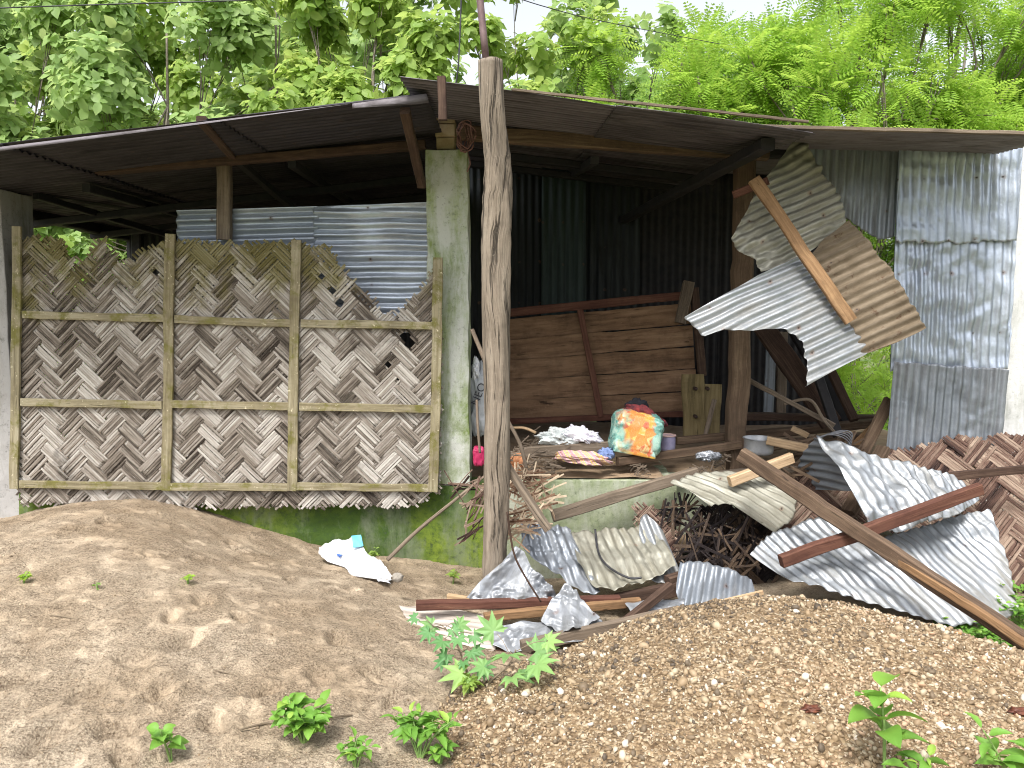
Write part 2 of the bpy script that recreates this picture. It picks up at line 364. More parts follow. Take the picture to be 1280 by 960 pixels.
def M_leaf(name, c1, c2, c3, trans=.45, rough=.5):
    t = NT(name); tn = t.attr(); c = t.ramp(tn, [(0, c1), (.5, c2), (.85, c2), (1, c3)])
    c = t.mix(.35, c, t.ramp(t.noise(t.obj, 3, 3, .6), [(.3, c1), (.7, c3)]))
    p = t.bsdf(c, rough, 0, None, .35); tr = t.n('ShaderNodeBsdfTranslucent'); t.l(t.mix(.5, c, t.mix(.0, c3, c3)), tr.inputs[0])
    mx = t.n('ShaderNodeMixShader'); mx.inputs[0].default_value = trans; t.t.links.new(p.outputs[0], mx.inputs[1]); t.t.links.new(tr.outputs[0], mx.inputs[2])
    return t.fin(mx)
def M_plain(name, c1, c2, rough=.7, metal=0, sc=12, bump=.3, spec=.4):
    t = NT(name); n = t.noise(t.obj, sc, 5, .65); return t.fin(t.bsdf(t.mix(t.ramp(n, [(.35, 0), (.65, 1)]), c1, c2), rough, metal, t.bump(n, bump, .005), spec))

wood_dark = M_wood('dark_weathered_wood', (.02, .012, .009), (.06, .035, .025), (.13, .085, .06))
wood_red = M_wood('red_brown_wood', (.035, .013, .01), (.09, .036, .025), (.17, .085, .055))
wood_brown = M_wood('brown_wood', (.035, .022, .014), (.105, .068, .045), (.21, .15, .1))
wood_grey = M_wood('grey_brown_wood', (.05, .038, .028), (.15, .115, .085), (.28, .225, .17))
wood_pale = M_wood('pale_cut_wood', (.2, .12, .06), (.42, .29, .17), (.6, .45, .3))
wood_orange = M_wood('orange_brown_wood', (.07, .04, .02), (.21, .12, .06), (.33, .21, .11))
wood_frame = M_wood('mossy_lath_wood', (.08, .062, .03), (.24, .205, .125), (.38, .345, .25), moss=(.17, .16, .03), mossamt=.35)
wood_plank = M_wood('partition_board_wood', (.045, .025, .015), (.2, .118, .068), (.33, .215, .135), grain=.35)
wood_pole = M_wood('bare_pole_wood', (.085, .066, .05), (.24, .195, .15), (.38, .325, .26), grain=1.1, bump=1., crk=.37)
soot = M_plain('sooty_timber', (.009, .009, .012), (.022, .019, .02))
def mk_bamboo(name, dark, mid, light, moss, mossamt, gx):
    t = NT(name); tn = t.attr(); v = t.uv
    g = t.noise(t.map(v, (5, 420, 1)), 1, 5, .7, .2); g2 = t.noise(t.map(v, (9, 90, 1)), 1, 4, .7)
    big = t.noise(t.obj, 1.6, 4, .6); s = t.sep(t.obj)
    f = t.math('ADD', t.math('ADD', t.math('MULTIPLY', g, .42), t.math('MULTIPLY', g2, .42)), t.math('SUBTRACT', t.math('MULTIPLY', tn, .46), .14))
    c = t.ramp(f, [(.3, dark), (.47, mid), (.72, light)])
    mz = t.math('MULTIPLY', t.math('SUBTRACT', s[2], gx), 1.3)           # moss gathers towards the top of the mat
    mf = t.math('ADD', t.noise(t.obj, 3.2, 5, .7), t.math('MULTIPLY', mz, .35))
    c = t.mix(t.ramp(mf, [(.62 - mossamt * .2, 0), (.78 - mossamt * .2, .8)]), c, t.mix(f, tuple(q * .35 for q in moss), moss))
    rot = t.ramp(t.noise(t.obj, 2.3, 5, .7), [(.57, 0), (.68, .75)]); c = t.mix(rot, c, t.mix(.75, c, dark))
    wh = t.ramp(t.noise(t.map(v, (30, 160, 1)), 1, 3, .7), [(.66, 0), (.71, .7)]); c = t.mix(wh, c, (.62, .6, .55))
    h = t.math('ADD', g, g2); return t.fin(t.bsdf(c, .85, 0, t.bump(h, .6, .004), .2))
bamboo_grey = mk_bamboo('weathered_bamboo', (.034, .026, .02), (.2, .168, .138), (.47, .44, .4), (.2, .175, .05), .12, 1.25)
bamboo_red = mk_bamboo('reddish_bamboo', (.016, .009, .008), (.105, .06, .045), (.33, .25, .19), (.2, .15, .08), -.6, 3.)
bamboo_dark = mk_bamboo('rotten_bamboo', (.008, .006, .007), (.028, .021, .02), (.11, .075, .05), (.07, .07, .03), 0, 2)
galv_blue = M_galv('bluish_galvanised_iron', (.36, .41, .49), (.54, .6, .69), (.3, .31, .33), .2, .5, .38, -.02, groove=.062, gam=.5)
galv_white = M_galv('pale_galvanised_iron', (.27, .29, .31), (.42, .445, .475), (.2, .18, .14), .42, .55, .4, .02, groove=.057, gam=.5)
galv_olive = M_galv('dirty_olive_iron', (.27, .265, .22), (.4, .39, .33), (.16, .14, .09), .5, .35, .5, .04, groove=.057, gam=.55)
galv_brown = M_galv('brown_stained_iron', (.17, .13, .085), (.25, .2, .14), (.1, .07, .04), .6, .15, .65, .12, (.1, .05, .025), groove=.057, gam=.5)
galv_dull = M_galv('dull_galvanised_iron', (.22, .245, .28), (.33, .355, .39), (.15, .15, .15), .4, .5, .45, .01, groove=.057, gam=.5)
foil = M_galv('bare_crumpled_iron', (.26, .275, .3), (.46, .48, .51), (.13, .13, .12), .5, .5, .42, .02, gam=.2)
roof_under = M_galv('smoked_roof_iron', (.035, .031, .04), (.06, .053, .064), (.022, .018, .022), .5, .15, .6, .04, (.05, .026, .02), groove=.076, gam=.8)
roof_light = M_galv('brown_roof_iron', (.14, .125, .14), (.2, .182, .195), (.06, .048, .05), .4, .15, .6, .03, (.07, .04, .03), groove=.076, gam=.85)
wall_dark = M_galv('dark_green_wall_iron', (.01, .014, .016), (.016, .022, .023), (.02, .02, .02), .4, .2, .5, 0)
concrete_pillar = M_concrete('pillar_concrete', (.4, .42, .38), (.56, .58, .53), (.13, .18, .05), (.3, .36, .17), .4)
concrete_plain = M_concrete('pale_pillar_concrete', (.3, .29, .28), (.42, .41, .4), (.2, .2, .17), (.28, .26, .23), .3)
concrete_white = M_concrete('whitewashed_concrete', (.5, .5, .49), (.64, .64, .63), (.36, .37, .34), (.45, .45, .42), .2, dark=.25)
concrete_moss = M_concrete('mossy_plinth_concrete', (.1, .13, .08), (.26, .27, .2), (.025, .06, .014), (.17, .23, .03), .68, sc=.9)
concrete_green = M_concrete('pale_green_plinth_concrete', (.34, .36, .28), (.47, .48, .4), (.16, .2, .1), (.29, .33, .2), .45)
brick = M_plain('rough_timber_block', (.3, .22, .13), (.42, .34, .22), .9)
earth = M_plain('earth_floor', (.22, .15, .09), (.33, .24, .16), .95, 0, 9, .8)
pipe_m = M_plain('rusty_pipe', (.1, .06, .06), (.19, .13, .13), .6, .3)
wire_m = M_plain('dark_wire', (.015, .015, .018), (.04, .04, .045), .5)

# ------------------------------------------------------------------ ground, sand heap, gravel heap
def rbf(pts):
    X = np.array([p[:2] for p in pts]); z = np.array([p[2] for p in pts]); n = len(X)
    def ph(r): return np.sqrt(r * r + .15)
    K = ph(np.linalg.norm(X[:, None] - X[None], axis=2)) + .01 * np.eye(n) * -1; A = np.block([[K, np.ones((n, 1))], [np.ones((1, n)), np.zeros((1, 1))]])
    co = np.linalg.solve(A, np.append(z, 0))
    def f(x, y):
        out = np.full(np.shape(x), co[-1], float)
        for i in range(n): out = out + co[i] * ph(np.hypot(x - X[i, 0], y - X[i, 1]))
        return out
    return f
sp = [P(*q) for q in ((0, 652, 5.35), (60, 636, 5.35), (115, 629, 5.35), (170, 627, 5.35), (240, 646, 5.35), (300, 672, 5.3), (360, 690, 5.3), (420, 702, 5.25), (480, 708, 5.3), (560, 716, 5.4))]
sp += [W(-4.6, 5.3, .1), W(-6, 5, -.1), W(-6, 3, 0), (-3.4, 4.4, .2), (-2.5, 4.4, .22), (-1.6, 4.3, .08), (-.9, 4.4, -.1), (-.3, 4.3, -.22), (.4, 4.6, -.25), (1.5, 5, -.28), (3, 5, -.25),
       (-3, 3.4, .12), (-2, 3.4, .12), (-1.2, 3.3, .06), (-.5, 3.2, -.06), (.2, 3.2, -.12), (-2, 2.5, .0), (-1, 2.5, -.02), (-.3, 2.5, -.05), (.6, 2.5, -.12), (2, 2.6, -.2), (3, 3.6, -.25), (-3, 1.6, -.05), (0, 1.4, -.1), (2.5, 1.4, -.2), (5, 3, -.25), (5, 5, -.25), (-2, 6.2, .1), (0, 6.2, -.25)]
Hs0 = rbf(sp)
dents = [(300, 690, .07), (130, 657, .09), (95, 665, .07), (255, 752, .11), (330, 705, .06), (290, 680, .08), (330, 790, .08), (300, 775, .08), (235, 805, .12), (170, 830, .12), (60, 930, .14), (150, 920, .12), (200, 870, .1), (370, 760, .09), (420, 800, .11),
         (440, 740, .08), (215, 775, .09), (110, 870, .1), (270, 910, .1), (330, 870, .09), (480, 850, .12), (490, 880, .08), (190, 700, .06), (240, 700, .07), (40, 800, .1), (360, 725, .06), (90, 760, .08), (400, 850, .1), (20, 860, .09), (155, 950, .1)]
def ground_hit(f, px, py):
    lo, hi = 1.2, 7.
    for Y in np.arange(1.4, 6.2, .03):
        p = P(px, py, Y)
        if p[2] <= f(np.array(p[0]), np.array(p[1])): return p
    return P(px, py, 5.)
dpos = [(ground_hit(Hs0, a, b), r) for a, b, r in dents]
def Hs(x, y):
    z = Hs0(x, y) + .022 * fbm(x * 1.6, y * 1.6, 2, 3) + .011 * fbm(x * 3.5, y * 4.5, 12, 3) + .007 * fbm(x * 19, y * 22, 22, 4, .6)
    cl = vn(x * 3.1, y * 3.1, 77); z = z + .012 * np.clip(cl - .3, 0, 1) * ridged(x * 48, y * 55, 31, 2)
    z = z + .016 * np.clip(ridged(x * 2.6 + y * .8, y * 3.6, 57, 2), 0, 1) ** 3
    for i, (p, r) in enumerate(dpos):
        an = (i * 1.7) % 3.14; dx = (x - p[0]) + .02 * fbm(x * 14, y * 14, 90, 2); dy = y - p[1]; a = dx * math.cos(an) + dy * math.sin(an); b = -dx * math.sin(an) + dy * math.cos(an)
        d = np.sqrt((a / (r * .85)) ** 2 + (b / (r * .5)) ** 2)
        z = z - (.03 + .02 * ((i * 7) % 3) / 2) * np.exp(-(d * 1.25) ** 4) + .012 * np.exp(-((d - 1.35) / .4) ** 2)
    return z
gp = [P(*q) for q in ((560, 880, 3.1), (620, 850, 3.3), (740, 797, 3.75), (850, 760, 3.95), (940, 745, 3.95), (1050, 757, 3.85), (1150, 780, 3.75), (1280, 818, 3.6))]
gp += [(0.0, 3.9, -.33), (.4, 4.3, -.3), (1.2, 4.6, -.32), (2.3, 4.6, -.42), (3.4, 4.2, -.42), (-.6, 3.3, -.22), (-.55, 2.7, -.16), (-.35, 2.3, -.12), (.1, 2.8, .0), (.8, 2.9, .11), (1.4, 3.0, .13), (2.1, 3, .06), (.5, 2.3, -.02), (1.2, 2.3, .05), (2, 2.3, .0), (3.2, 2.8, -.15), (4, 2.4, -.35), (0, 1.2, -.3), (2, 1.2, -.2), (-1, 1.6, -.4), (-1.2, 2.4, -.35)]
Hg0 = rbf(gp)
def Hg(x, y): return Hg0(x, y) + .05 * fbm(x * 2.4, y * 2.4, 4, 3) + .02 * fbm(x * 8, y * 8, 14, 3)
def Hmax(x, y): return np.maximum(Hs(x, y), Hg(x, y))
def field(name, f, x0, x1, y0, y1, nx, ny, mat, drop=0):
    X, Y = np.meshgrid(np.linspace(x0, x1, nx), y0 + (y1 - y0) * np.linspace(0, 1, ny) ** 1.25, indexing='ij')
    Z = f(X, Y)
    if drop:
        e = np.minimum.reduce([(X - x0), (x1 - X), (Y - y0), (y1 - Y)]); Z = Z - drop * np.exp(-np.clip(e, 0, 9) * 6)
    I = np.arange(nx * ny).reshape(nx, ny); F = np.stack([I[:-1, :-1], I[1:, :-1], I[1:, 1:], I[:-1, 1:]], -1).reshape(-1, 4)
    return put(name, np.stack([X, Y, Z], -1).reshape(-1, 3), F, mat, smooth=True)
def M_sand():
    t = NT('river_sand'); o = t.obj
    n1 = t.noise(o, 1.6, 5, .6); n2 = t.noise(o, 70, 6, .8); n3 = t.noise(o, 210, 3, .85); pt = t.ramp(t.noise(o, 7, 7, .75, .6), [(.4, .3), (.54, 1)]); wet = t.noise(t.map(o, (1, 1, 1)), 3.4, 6, .65)
    c = t.mix(t.ramp(n1, [(.38, 0), (.62, 1)]), (.39, .303, .208), (.5, .41, .303))
    sy = t.sep(o)[1]; wf = t.math('ADD', wet, t.math('MULTIPLY', sy, .07))      # the sand is damper towards the wall
    c = t.mix(t.ramp(wf, [(.54, 0), (.76, .5)]), c, (.27, .195, .125))
    c = t.mix(t.math('MULTIPLY', pt, t.ramp(n2, [(.4, .85), (.5, 0)])), c, (.12, .085, .055))
    cr = t.vor(t.map(o, (1, 1, 1)), 95, 'Distance'); c = t.mix(t.math('MULTIPLY', pt, t.ramp(cr, [(.42, 0), (.62, .4)])), c, (.14, .1, .065)); c = t.mix(t.ramp(n3, [(.58, 0), (.72, .55)]), c, (.66, .57, .45))
    c = t.mix(t.ramp(n3, [(.28, .6), (.4, 0)]), c, (.12, .09, .065))
    return t.fin(t.bsdf(c, .95, 0, t.bump(t.math('MULTIPLY', pt, t.math('SUBTRACT', t.math('ADD', n2, t.math('MULTIPLY', n3, .7)), t.math('MULTIPLY', cr, .8))), 1., .012), .15))
def M_gravel():
    t = NT('gravel_bed'); o = t.obj; n = t.noise(o, 30, 6, .8); v = t.vor(o, 75, 'Color'); vd = t.vor(o, 75)
    s = t.sep(v); c = t.ramp(s[0], [(0, (.1, .065, .035)), (.4, (.23, .16, .09)), (.75, (.32, .235, .14)), (1, (.5, .42, .3))])
    c = t.mix(t.ramp(n, [(.4, .6), (.55, 0)]), c, (.16, .11, .07))
    return t.fin(t.bsdf(c, .9, 0, t.bump(t.math('SUBTRACT', 1., vd), 1., .012), .2))
def M_pebble():
    t = NT('pebble_stone'); tn = t.attr(); n = t.noise(t.obj, 110, 4, .7)
    c = t.ramp(tn, [(0, (.06, .048, .036)), (.1, (.11, .083, .053)), (.3, (.18, .125, .07)), (.52, (.28, .2, .115)), (.7, (.36, .275, .175)), (.88, (.46, .385, .27)), (.97, (.62, .57, .49)), (1, (.4, .19, .06))])
    c = t.mix(t.math('MULTIPLY', n, .6), c, t.mix(.5, c, (.2, .14, .09)))
    return t.fin(t.bsdf(c, .62, 0, t.bump(n, .3, .003), .4))
def M_ground():
    t = NT('ground_earth'); n = t.noise(t.obj, 3, 6, .7); n2 = t.noise(t.obj, .12, 3, .6)
    c = t.mix(t.ramp(n, [(.4, 0), (.6, 1)]), (.2, .15, .1), (.32, .25, .17))
    c = t.mix(t.ramp(n2, [(.4, .3), (.6, .9)]), c, (.07, .13, .03)); return t.fin(t.bsdf(c, .95, 0, t.bump(n, .8, .03), .15))
sand_m, gravel_m, pebble_m = M_sand(), M_gravel(), M_pebble()
gx = np.concatenate([-np.geomspace(400, 8, 14), np.linspace(-7, 7, 57), np.geomspace(8, 400, 14)]); gy = np.concatenate([-np.geomspace(400, 3, 12), np.linspace(-2, 14, 65), np.geomspace(15, 500, 14)])
X, Y = np.meshgrid(gx, gy, indexing='ij'); Z = -.34 + .05 * fbm(X * .7, Y * .7, 6, 3) + np.where(Y > 6, .04, 0)
I = np.arange(X.size).reshape(X.shape)
struct(put('ground', np.stack([X, Y, Z], -1).reshape(-1, 3), np.stack([I[:-1, :-1], I[1:, :-1], I[1:, 1:], I[:-1, 1:]], -1).reshape(-1, 4), M_ground(), smooth=True))
struct(field('sand_heap', Hs, -6.2, 4.6, .9, 6.15, 1050, 660, sand_m, .5))
struct(field('gravel_heap', Hg, -1.3, 4.4, 1.0, 4.75, 420, 300, gravel_m, .6))
# pebbles: uncountable, one object
def ico(sub):
    import bmesh
    bm = bmesh.new(); bmesh.ops.create_icosphere(bm, subdivisions=sub, radius=1); V = np.array([v.co[:] for v in bm.verts]); F = np.array([[v.index for v in f.verts] for f in bm.faces]); bm.free(); return V, F
def pebbles(name, pos, size, V0, F0, seed, T=None):
    r = np.random.RandomState(seed); n = len(pos); nv = len(V0)
    sc = size[:, None] * np.stack([r.uniform(.75, 1.35, n), r.uniform(.6, 1.1, n), r.uniform(.4, .75, n)], 1)
    q = r.normal(size=(n, 4)); q /= np.linalg.norm(q, axis=1)[:, None]; w_, x, y, z = q.T
    R = np.stack([1 - 2 * (y * y + z * z), 2 * (x * y - w_ * z), 2 * (x * z + w_ * y), 2 * (x * y + w_ * z), 1 - 2 * (x * x + z * z), 2 * (y * z - w_ * x), 2 * (x * z - w_ * y), 2 * (y * z + w_ * x), 1 - 2 * (x * x + y * y)], 1).reshape(n, 3, 3)
    J = 1 + .16 * r.normal(size=(n, nv, 1)) * (1 if nv < 20 else .5)
    V = np.einsum('nij,nvj->nvi', R, V0[None] * J * sc[:, None, :]) + pos[:, None, :]
    F = (F0[None] + (np.arange(n) * nv)[:, None, None]).reshape(-1, 3)
    T = r.uniform(0, 1, n) if T is None else T
    return put(name, V.reshape(-1, 3), F, pebble_m, tint=np.repeat(T, nv), smooth=True)
N = 68000; px_ = npr.uniform(-.9, 3.6, N); py_ = npr.uniform(1.9, 4.35, N)
zz = Hg(px_, py_); ok = zz > Hs(px_, py_) - .012 + .03 * npr.rand(N) ** 3
px_, py_, zz = px_[ok], py_[ok], zz[ok]; kp = vn(px_ * 4, py_ * 4, 88) * .6 + .5 > npr.rand(len(px_)); px_, py_, zz = px_[kp], py_[kp], zz[kp]; sz = .003 + .007 * npr.rand(len(px_)) ** 2.5 + .014 * npr.rand(len(px_)) ** 18
V1, F1 = ico(1); V2, F2 = ico(2)
def ptint(n): return np.clip(npr.uniform(0, 1, n) + .34 * fbm(px_ * 2, py_ * 2.4, 70, 4) + .12 * (px_ - .9) - .1 * (py_ - 3), .0, .99)
struct(pebbles('pebbles', np.stack([px_, py_, zz + sz * .25], 1), sz, V1, F1, 5, ptint(len(px_))), 'stuff')
N = 1500; px_ = npr.uniform(-.8, 3.4, N); py_ = npr.uniform(1.9, 4.2, N); zz = Hg(px_, py_); ok = zz > Hs(px_, py_) + .01
px_, py_, zz = px_[ok], py_[ok], zz[ok]; sz = .008 + .012 * npr.rand(len(px_)) ** 3
struct(pebbles('pebbles', np.stack([px_, py_, zz + sz * .2], 1), sz, V2, F2, 6), 'stuff')
N = 26000; px_ = npr.uniform(-3.4, .9, N); py_ = 2.2 + 3. * npr.rand(N) ** 1.5; kp = vn(px_ * 3, py_ * 3, 78) > npr.uniform(.1, .8, N); px_, py_ = px_[kp], py_[kp]; N = len(px_); zz = Hs(px_, py_); sz = (.0013 + .0026 * npr.rand(N) ** 3) + .007 * npr.rand(N) ** 60
struct(pebbles('sand_grit', np.stack([px_, py_, zz + sz * .1], 1), sz, V1, F1, 8, T=npr.uniform(.05, .9, N)), 'stuff')

# ------------------------------------------------------------------ the shed
FY = 5.62
shed = empty('shed', (-.3, 5.9, -.3), 'open fronted shed of concrete pillars under dark low gabled roofs of corrugated iron', 'shed')
def wbeam(name, a, b, wd, th, mat, parent=shed, **k): return plank(name, a, b, wd, th, mat, parent, **k)
# plinth and floor
box('plinth', (P(24, 600, 5.6)[0], FY - .05, -.45), (-.12, FY + .3, .3), concrete_moss, shed, .012, 60)
box('plinth', (-.115, 5.30, -.45), (1.16, 8.1, .41), concrete_green, shed, .012, 40)
box('plinth', (1.165, 5.75, -.45), (3.9, 8.1, .36), concrete_green, shed, .012, 30)
box('floor', (-4.6, FY + .31, -.4), (-.12, 8.6, .25), earth, shed, .01, 20)
X, Y = np.meshgrid(np.linspace(-.1, 3.8, 120), np.linspace(5.33, 8.05, 90), indexing='ij'); Z = .425 + .02 * fbm(X * 5, Y * 5, 3, 4) - np.where(X > 1.15, .04, 0)
Z = Z - np.where((X > 1.1) & (Y < 5.8), .5, 0)
I = np.arange(X.size).reshape(X.shape)
put('floor_earth', np.stack([X, Y, Z], -1).reshape(-1, 3), np.stack([I[:-1, :-1], I[1:, :-1], I[1:, 1:], I[:-1, 1:]], -1).reshape(-1, 4), earth, shed, smooth=True)
# pillars
a = P(-30, 236, 5.6); b = P(22, 600, 5.6)
box('pillar', (a[0], 5.6, -.4), (b[0], 5.98, a[2]), concrete_plain, shed, .01, 24)
a = P(532, 188, 5.6); b = P(588, 600, 5.6)
box('pillar', (a[0], 5.58, .303), (b[0] - .005, 5.86, a[2]), concrete_pillar, shed, .012, 30)
a = P(1253, 540, 5.6)
box('pillar', (a[0], 5.64, -.4), (a[0] + .34, 5.95, P(1270, 178, 5.6)[2]), concrete_white, shed, .008, 24)
# timber blocks on the middle pillar, and the stub above
z0 = P(555, 188, 5.65)[2]
for k, (dz, hh, dx) in enumerate(((0, .085, .012), (.088, .095, 0), (.186, .07, .004))):
    x0 = P(545, 180, 5.65)[0] + dx * .6; box('timber_block', (x0, 5.62, z0 + dz + .001), (x0 + .14 - dx, 5.8, z0 + dz + hh), brick, shed, .006, 6, .008)
plank('post', P(554, 150, 4.34), P(552, 96, 4.34), .045, .04, wood_dark, shed)
# wooden posts
wbeam('post', P(280, 300, 5.66), P(280, 190, 5.66), .095, .07, wood_grey, wob=.01)
wbeam('post', P(919, 600, 5.8), P(931, 180, 5.8), .14, .13, wood_brown, wob=.02, seg=30)
wbeam('post', P(172, 340, 7.9), P(172, 285, 7.9), .1, .1, soot)
# roofs (ridges run left to right, the low gable end faces the camera)
zL = lambda x: P(534, 118, 4.55)[2] + (x + .5) * .115
zR = lambda x: P(640, 113, 4.4)[2] - .01 - (x - 0) * .118
xs = [(-4.15, -2.95), (-3.0, -1.72), (-1.78, -.5)]
for i, (xa, xb) in enumerate(xs):
    dz = .012 * i
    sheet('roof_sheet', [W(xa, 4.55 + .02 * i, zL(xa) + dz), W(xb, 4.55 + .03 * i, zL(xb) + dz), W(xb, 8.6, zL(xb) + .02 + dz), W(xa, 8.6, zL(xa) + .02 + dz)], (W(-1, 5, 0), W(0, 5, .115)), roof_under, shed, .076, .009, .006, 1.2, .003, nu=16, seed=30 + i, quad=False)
for i, (xa, xb) in enumerate([(-.62, .62), (.58, 1.7)]):
    dz = -.012 * i
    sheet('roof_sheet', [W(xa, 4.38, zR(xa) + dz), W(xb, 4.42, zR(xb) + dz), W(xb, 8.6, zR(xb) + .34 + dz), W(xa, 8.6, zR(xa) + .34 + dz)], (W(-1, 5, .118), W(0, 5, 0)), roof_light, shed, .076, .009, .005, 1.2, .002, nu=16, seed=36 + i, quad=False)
# fascia edge tin on the left roof's end and lip
sheet('roof_trim', [P(440, 129, 4.5), P(533, 116, 4.5), P(536, 128, 4.5), P(440, 141, 4.5)], (P(440, 135, 4.5), P(535, 122, 4.5)), roof_light, shed, .2, .004, .006, 5, .004, seed=41)
sheet('roof_trim', [P(-30, 186, 4.52), P(300, 146, 4.52), P(440, 129, 4.52), P(440, 132, 4.52), P(300, 151, 4.52), P(-30, 193, 4.52)], (P(0, 185, 4.52), P(440, 131, 4.52)), roof_light, shed, .2, .001, .001, 3, .001, seed=42)
# third roof (right), lower
r3 = [P(948, 157, 4.5), P(1115, 163, 4.5), P(1330, 170, 4.5), P(1330, 170, 4.5) + W(.9, 3.9, .42), P(948, 157, 4.5) + W(.0, 3.9, .42)]
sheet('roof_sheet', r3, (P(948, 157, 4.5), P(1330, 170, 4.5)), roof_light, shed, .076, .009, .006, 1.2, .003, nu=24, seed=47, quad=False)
wbeam('roof_batten', P(950, 158, 4.47), P(1290, 167, 4.47), .03, .02, wood_grey)
wbeam('roof_batten', P(1010, 152, 4.36), P(640, 112, 4.36), .016, .014, wood_grey)
# beams
wbeam('beam', P(30, 221, 5.6), P(532, 181, 5.6), .1, .055, wood_dark)
wbeam('beam', P(575, 166, 5.6), P(960, 192, 5.6), .1, .075, wood_brown, roll=math.pi / 2)
wbeam('beam', W(-4.05, 5.0, 2.5), W(-4.05, 8.3, 2.42), .1, .2, soot)
wbeam('beam', P(960, 180, 4.7), P(780, 275, 8.1), .09, .07, soot)
wbeam('beam', P(935, 190, 5.7), P(1290, 196, 5.7), .1, .08, soot)
wbeam('rafter', P(252, 150, 4.62), P(292, 196, 5.6), .06, .05, wood_dark)
wbeam('rafter', P(292, 196, 5.6), P(400, 290, 7.4), .06, .05, soot)
wbeam('rafter', P(506, 138, 4.7), P(527, 232, 5.5), .06, .045, wood_dark)
wbeam('rafter', P(45, 245, 5.9), P(230, 300, 8), .05, .05, soot)
for x in (-3.1, -1.6, .6): wbeam('rafter', W(x, 5.7, (zL(x) if x < 0 else zR(x)) - .05), W(x, 8.5, (zL(x) if x < 0 else zR(x) + .33) - .04), .06, .06, soot)
for yy in (6.6, 7.6):
    wbeam('purlin', W(-4.1, yy, zL(-4.1) - .1), W(-.5, yy, zL(-.5) - .1), .07, .06, soot); wbeam('purlin', W(-.5, yy, zR(-.5) - .1 + .08 * (yy - 4.4)), W(1.7, yy, zR(1.7) - .1 + .08 * (yy - 4.4)), .07, .06, soot)
# back and inner walls of dark iron
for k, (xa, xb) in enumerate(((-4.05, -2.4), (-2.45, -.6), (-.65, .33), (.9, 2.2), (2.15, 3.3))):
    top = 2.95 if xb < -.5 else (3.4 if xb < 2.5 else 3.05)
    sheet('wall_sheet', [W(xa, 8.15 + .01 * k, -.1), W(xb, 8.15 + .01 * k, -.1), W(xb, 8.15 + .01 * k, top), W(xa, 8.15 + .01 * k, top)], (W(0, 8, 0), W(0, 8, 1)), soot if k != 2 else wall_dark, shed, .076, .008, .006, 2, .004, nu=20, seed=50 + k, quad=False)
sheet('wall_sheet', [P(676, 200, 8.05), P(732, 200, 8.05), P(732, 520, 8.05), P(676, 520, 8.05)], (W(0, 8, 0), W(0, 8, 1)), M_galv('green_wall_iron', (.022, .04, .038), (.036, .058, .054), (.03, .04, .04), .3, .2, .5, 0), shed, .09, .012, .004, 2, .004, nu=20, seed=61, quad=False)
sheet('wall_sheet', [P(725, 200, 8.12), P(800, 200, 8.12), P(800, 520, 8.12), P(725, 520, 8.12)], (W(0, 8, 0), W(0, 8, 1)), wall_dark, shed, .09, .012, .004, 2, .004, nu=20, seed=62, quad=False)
# front wall sheets
lab = dict(quad=False)
sheet('wall_sheet', [P(221, 263, 5.72), P(398, 258, 5.72), P(398, 420, 5.72), P(330, 420, 5.72), P(235, 320, 5.72), P(221, 300, 5.72)], (P(221, 263, 5.72), P(400, 258, 5.72)), galv_blue, shed, .078, .014, .006, 3, .004, seed=71, flat=.4, **lab)
sheet('wall_sheet', [P(392, 257, 5.705), P(536, 252, 5.705), P(545, 415, 5.705), P(392, 420, 5.705)], (P(392, 257, 5.7), P(536, 252, 5.7)), galv_blue, shed, .078, .015, .008, 4, .003, seed=72, flat=.6, sh=.03, **lab)
sheet('wall_sheet', [P(1000, 164, 5.55), P(1070, 165, 5.55), P(1126, 174, 5.55), P(1119, 295, 5.55), P(1098, 300, 5.55), P(1060, 275, 5.55), P(1030, 262, 5.55), P(990, 240, 5.55)], (P(1060, 170, 5.55), P(1052, 300, 5.55)), galv_dull, shed, .062, .01, .008, 4, .006, seed=73, flat=.6, **lab)
sheet('wall_sheet', [P(1124, 177, 5.5), P(1200, 181, 5.5), P(1279, 183, 5.5), P(1272, 300, 5.5), P(1200, 304, 5.5), P(1119, 302, 5.5)], (P(1190, 180, 5.5), P(1187, 300, 5.5)), galv_blue, shed, .062, .012, .014, 4, .011, seed=74, flat=.6, fine=.007, **lab)
sheet('wall_sheet', [P(1119, 286, 5.535), P(1272, 288, 5.535), P(1262, 462, 5.535), P(1112, 464, 5.535)], (P(1190, 290, 5.53), P(1183, 460, 5.53)), galv_blue, shed, .062, .012, .016, 5, .009, seed=76, flat=.7, fine=.009, **lab)
sheet('wall_sheet', [P(1116, 452, 5.48), P(1262, 462, 5.48), P(1252, 560, 5.48), P(1106, 575, 5.48)], (P(1190, 455, 5.48), P(1180, 570, 5.48)), galv_dull, shed, .062, .011, .01, 4, .006, seed=75, flat=.5, fine=.006, **lab)

